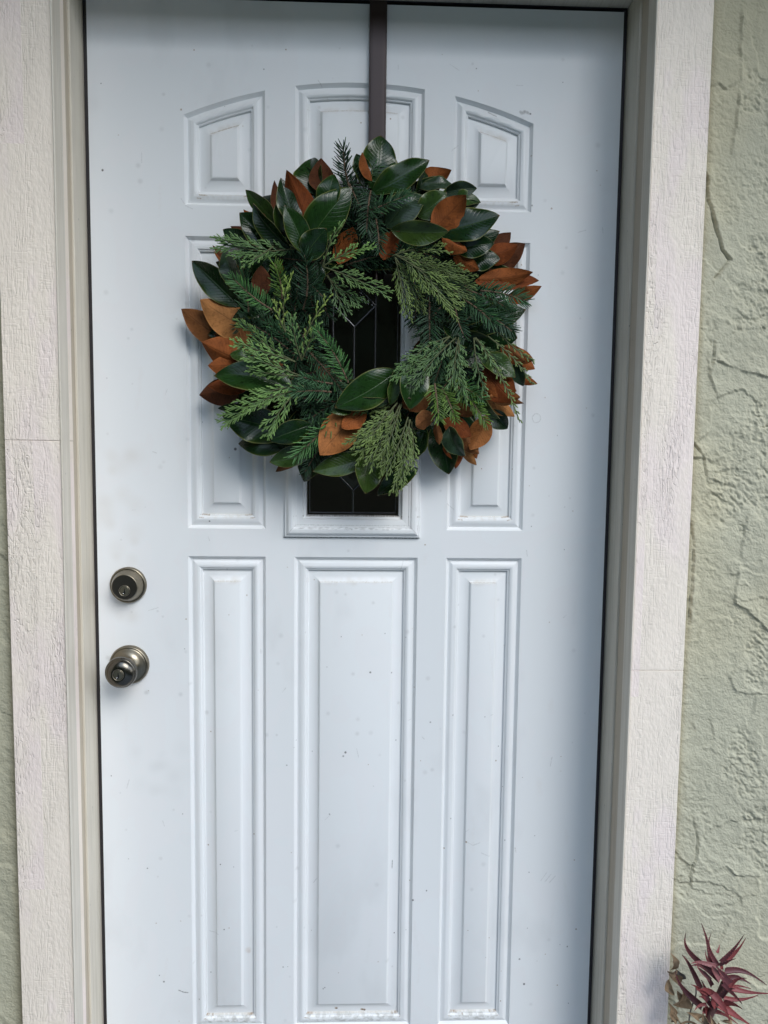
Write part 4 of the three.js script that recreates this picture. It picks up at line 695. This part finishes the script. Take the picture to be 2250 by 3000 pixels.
// ---------------------------------------------------------------- aloe beside the casing
{
  const base = V(0.60, 0.0, 0.19), RA = rng(31);
  const pl = thing('aloe', 'red spiky succulent with withered brown leaves growing beside the right casing board', 'plant', [base.x, base.y, base.z]);
  const Q = (x, y, z) => V(x / 100 - base.x, y / 100 - base.y, z / 100 - base.z);
  const skin = colorTex(64, 128, (u, v) => { const t = 0.6 + 0.35 * fbm(u * 8, v * 12, 3, 701), k = sstep(0.9, 1, v); return [t * mix(1, 0.6, k), t * mix(1, 0.5, k), t * mix(1, 0.5, k)]; });
  const mats = {}; for (const [k, r, g, b] of [['d', 0.13, 0.034, 0.040], ['r', 0.29, 0.062, 0.062], ['R', 0.37, 0.078, 0.075], ['p', 0.30, 0.115, 0.115]]) mats[k] = new THREE.MeshPhysicalMaterial({ color: lin(r, g, b), map: skin, roughness: 0.55, side: THREE.DoubleSide });
  const aloeLeaf = (bx, by, bz, tx, ty, tz, w, kind) => {
    const b = Q(bx, by, bz), t = Q(tx, ty, tz), L = t.distanceTo(b), a = t.clone().sub(b).divideScalar(L), n = V((RA() - 0.5) * 0.8, 0.25 + RA() * 0.4, 1).addScaledVector(a, -V((0), 0, 1).dot(a)).normalize(), side = V().crossVectors(a, n).normalize(); n.crossVectors(side, a).normalize();
    const N = 16, K = 9, W = w / 100 * 0.74, bow = (RA() - 0.5) * 0.26 * L, arc = (0.03 + 0.12 * RA()) * L, pos = [], uv = [], ix = [];
    const cen = (s) => b.clone().addScaledVector(a, L * s).addScaledVector(side, bow * Math.sin(Math.PI * s)).addScaledVector(n, -arc * Math.sin(Math.PI * s));
    for (let i = 0; i <= N; i++) { const s = i / N, hw = W / 2 * (0.75 + 0.4 * Math.sin(Math.PI * Math.min(1, s + 0.25))) * Math.pow(1 - s, 0.8) + 0.0004, c = cen(s);
      for (let j = 0; j < K; j++) { const th = j / K * Math.PI * 2, cx = Math.cos(th), sy = Math.sin(th), up = sy > 0 ? -0.16 * sy + 0.30 * cx * cx : 0.55 * sy + 0.30 * cx * cx; const p = c.clone().addScaledVector(side, hw * cx).addScaledVector(n, hw * up); pos.push(p.x, p.y, p.z); uv.push(j / K, s); } }
    for (let i = 0; i < N; i++) for (let j = 0; j < K; j++) { const A = i * K + j, B = i * K + (j + 1) % K, C = A + K, D = B + K; ix.push(A, B, C, B, D, C); }
    const g = new THREE.BufferGeometry(); g.setAttribute('position', new THREE.Float32BufferAttribute(pos, 3)); g.setAttribute('uv', new THREE.Float32BufferAttribute(uv, 2)); g.setIndex(ix); g.computeVertexNormals();
    const teeth = [];
    for (const sg of [-1, 1]) for (let k = 2; k < L / 0.005; k++) { const s = k * 0.005 / L; if (s > 0.85) break; const hw = W / 2 * (0.75 + 0.4 * Math.sin(Math.PI * Math.min(1, s + 0.25))) * Math.pow(1 - s, 0.8); teeth.push(new THREE.ConeGeometry(0.0006, 0.0018, 4).rotateZ(0).applyQuaternion(new THREE.Quaternion().setFromUnitVectors(V(0, 1, 0), side.clone().multiplyScalar(sg).addScaledVector(a, 0.5).normalize())).translate(...cen(s).addScaledVector(side, sg * hw).addScaledVector(n, 0.3 * hw).toArray())); }
    const m = part('leaf', g, mats[kind], pl); if (teeth.length) part('teeth', mergeGeometries(teeth), mats.R, m);
  };
  const husk = colorTex(64, 128, (u, v) => { const t = 0.55 + 0.6 * fbm(u * 6, v * 9, 4, 711); return [0.30 * t, 0.20 * t, 0.115 * t]; }), huskM = new THREE.MeshStandardMaterial({ map: husk, roughness: 0.85, side: THREE.DoubleSide }), greyM = std(0.16, 0.14, 0.12, 0.9);
  let count = 0;
  const dryLeaf = (bx, by, bz, tx, ty, tz, w) => {
    const b = Q(bx, by, bz), t = Q(tx, ty, tz), L = t.distanceTo(b), g = leafGeometry(b, t, Math.min(w / 100 * 1.7, L), (RA() - 0.5) * 1.6, 1, RA, { bend: 0.15 + 0.2 * RA(), sway: (RA() - 0.5) * 0.4, fold: 0.5 + 0.4 * RA(), cup: (RA() - 0.3) * 0.9, wave: 0.10 + 0.1 * RA(), tip: 0.3 * RA() });
    g.clearGroups(); part('dead_leaf', g, count++ % 7 === 6 ? greyM : huskM, pl, 'withered brown leaf');
  };
aloeLeaf(59.2,44.7,19, 56.5,53.5,20.5, 1.1, 'd');
aloeLeaf(58.9,44.3,18.5, 54.3,51.6,20, 1.2, 'd');
aloeLeaf(59.9,45.7,20, 57.7,52.4,21.5, 1.1, 'd');
aloeLeaf(60,46.9,20.5, 62.7,52.4,22, 0.9, 'd');
aloeLeaf(60.8,46.3,20, 63.9,50.9,20.5, 0.8, 'r');
aloeLeaf(61.4,46.5,19.5, 63.8,48.4,19, 0.6, 'r');
aloeLeaf(59.2,47.1,21.5, 60.8,49.6,23.5, 0.8, 'd');
aloeLeaf(60.1,47.4,19, 61,48.1,18, 0.5, 'r');
aloeLeaf(58.8,46.8,21.5, 53.7,48.8,23.5, 0.9, 'p');
aloeLeaf(59.6,44.3,21, 53.8,48.5,23.5, 1.6, 'd');
aloeLeaf(61.1,45,20, 67.3,43.5,21.5, 1.3, 'd');
aloeLeaf(61.7,43.2,19.5, 65.5,42.6,20, 1.4, 'd');
aloeLeaf(61.6,41.9,19.5, 68.1,42.1,21.5, 1.1, 'r');
aloeLeaf(62.1,40.2,18.5, 66.7,40.3,18, 0.9, 'r');
aloeLeaf(61.3,39.9,19.5, 66.5,41.1,20.5, 0.9, 'r');
aloeLeaf(58.2,40.3,18, 54.3,47.1,19, 1.2, 'd');
aloeLeaf(58.9,36.7,17.5, 53.5,44.1,18.5, 1.4, 'd');
aloeLeaf(60,43.9,21.5, 60.9,43.9,26, 0.9, 'd');
aloeLeaf(59,41.4,20.5, 59.9,39.8,24.5, 1.6, 'r');
aloeLeaf(60.5,38.8,19, 64.6,37.4,22.5, 1.9, 'R');
aloeLeaf(58.5,37,18.5, 63.8,35.6,20, 1.2, 'R');
aloeLeaf(58.4,41.1,20, 55.7,43,21.5, 0.9, 'r');
aloeLeaf(58.5,38.8,19.5, 56.1,38.5,20.5, 0.7, 'r');
aloeLeaf(61.6,42.8,20.5, 58.3,47.6,22.5, 2.1, 'd');
aloeLeaf(59.8,40.3,20, 55.9,42.8,21.5, 1.5, 'r');
aloeLeaf(58.7,40.1,19.5, 57.7,42.7,19, 0.9, 'd');
aloeLeaf(60.5,38.4,19.5, 59.3,41.4,20.5, 1.9, 'r');
aloeLeaf(59.7,36,18.5, 58.4,39.1,19.5, 1.5, 'r');
aloeLeaf(59.5,44.7,19.5, 56.9,49.6,21.5, 0.8, 'd');
aloeLeaf(60.8,44.8,19.5, 61.5,48.3,20.5, 0.7, 'r');
aloeLeaf(58.5,43.8,20.5, 55,48,23, 0.8, 'p');
aloeLeaf(61.8,42,20, 63.9,44.8,21.5, 0.9, 'r');
aloeLeaf(58.6,39.8,20, 54.8,43.8,21.5, 1.1, 'r');
aloeLeaf(60.1,37.5,19, 56.2,41.7,21.5, 1.1, 'd');
aloeLeaf(61.4,39.1,19.5, 62.9,40.3,22.5, 1.2, 'R');
aloeLeaf(59.6,41.6,19, 57,45.1,20, 0.9, 'd');
aloeLeaf(59.7,44.6,21.5, 57.1,48.7,24, 1.4, 'p');
aloeLeaf(60.3,40.9,20.5, 61,44.5,23.5, 1.0, 'd');
dryLeaf(54.4,41.6,15, 54.9,43.8,14, 0.9);
dryLeaf(55.3,41.9,15.5, 53.7,41.4,15, 0.7);
dryLeaf(55.8,39.3,15.5, 54.1,40.7,15, 1.0);
dryLeaf(54.5,38.1,16.5, 54,39.9,15, 0.9);
dryLeaf(54.5,36.1,16, 56.8,38.6,15, 1.6);
dryLeaf(54.4,32.9,16, 54.4,35.6,15, 1.0);
dryLeaf(56.3,39.8,15, 55.3,41.4,15, 0.9);
dryLeaf(55.8,35,15, 55.7,37.7,15, 1.4);
dryLeaf(54.8,33.4,17, 54.2,34.4,16, 0.7);
dryLeaf(57.9,35,18, 56.2,36.6,18.5, 0.9);
dryLeaf(59.9,34.8,18.5, 58.2,36.8,19, 1.1);
dryLeaf(61.9,34.7,18, 63.4,36,17.5, 0.7);
dryLeaf(60.5,36,20, 58.8,37.6,20.5, 0.7);
  const stalk = (L, r, m, name = 'stem') => part(name, new THREE.TubeGeometry(new THREE.CatmullRomCurve3(L.map((p) => Q(...p))), 40, r, 8), m, pl);
  stalk([[60, 0, 19], [61, 18, 19.5], [60.5, 28, 19], [59.2, 34, 18.5], [60.5, 39, 19], [61.3, 42.5, 19.6]], 0.0055, std(0.10, 0.045, 0.042, 0.8));
  stalk([[54.5, 30, 17], [55, 33.4, 17.5], [56.5, 34.6, 18], [58, 34.0, 18.5], [58.8, 31, 19], [59, 20, 19]], 0.0016, huskM, 'dry_stalk');
  stalk([[54.4, 35.6, 17], [55.6, 33.6, 17.4], [57.4, 33.2, 18], [59.8, 34.2, 18.4]], 0.0011, huskM, 'dry_stalk');
  stalk([[56.8, 31, 17], [57.4, 35.4, 16.5], [58.4, 37.8, 16], [58.6, 39, 15.5]], 0.0013, greyM, 'dry_stalk');
}
renderer.render(scene, camera);
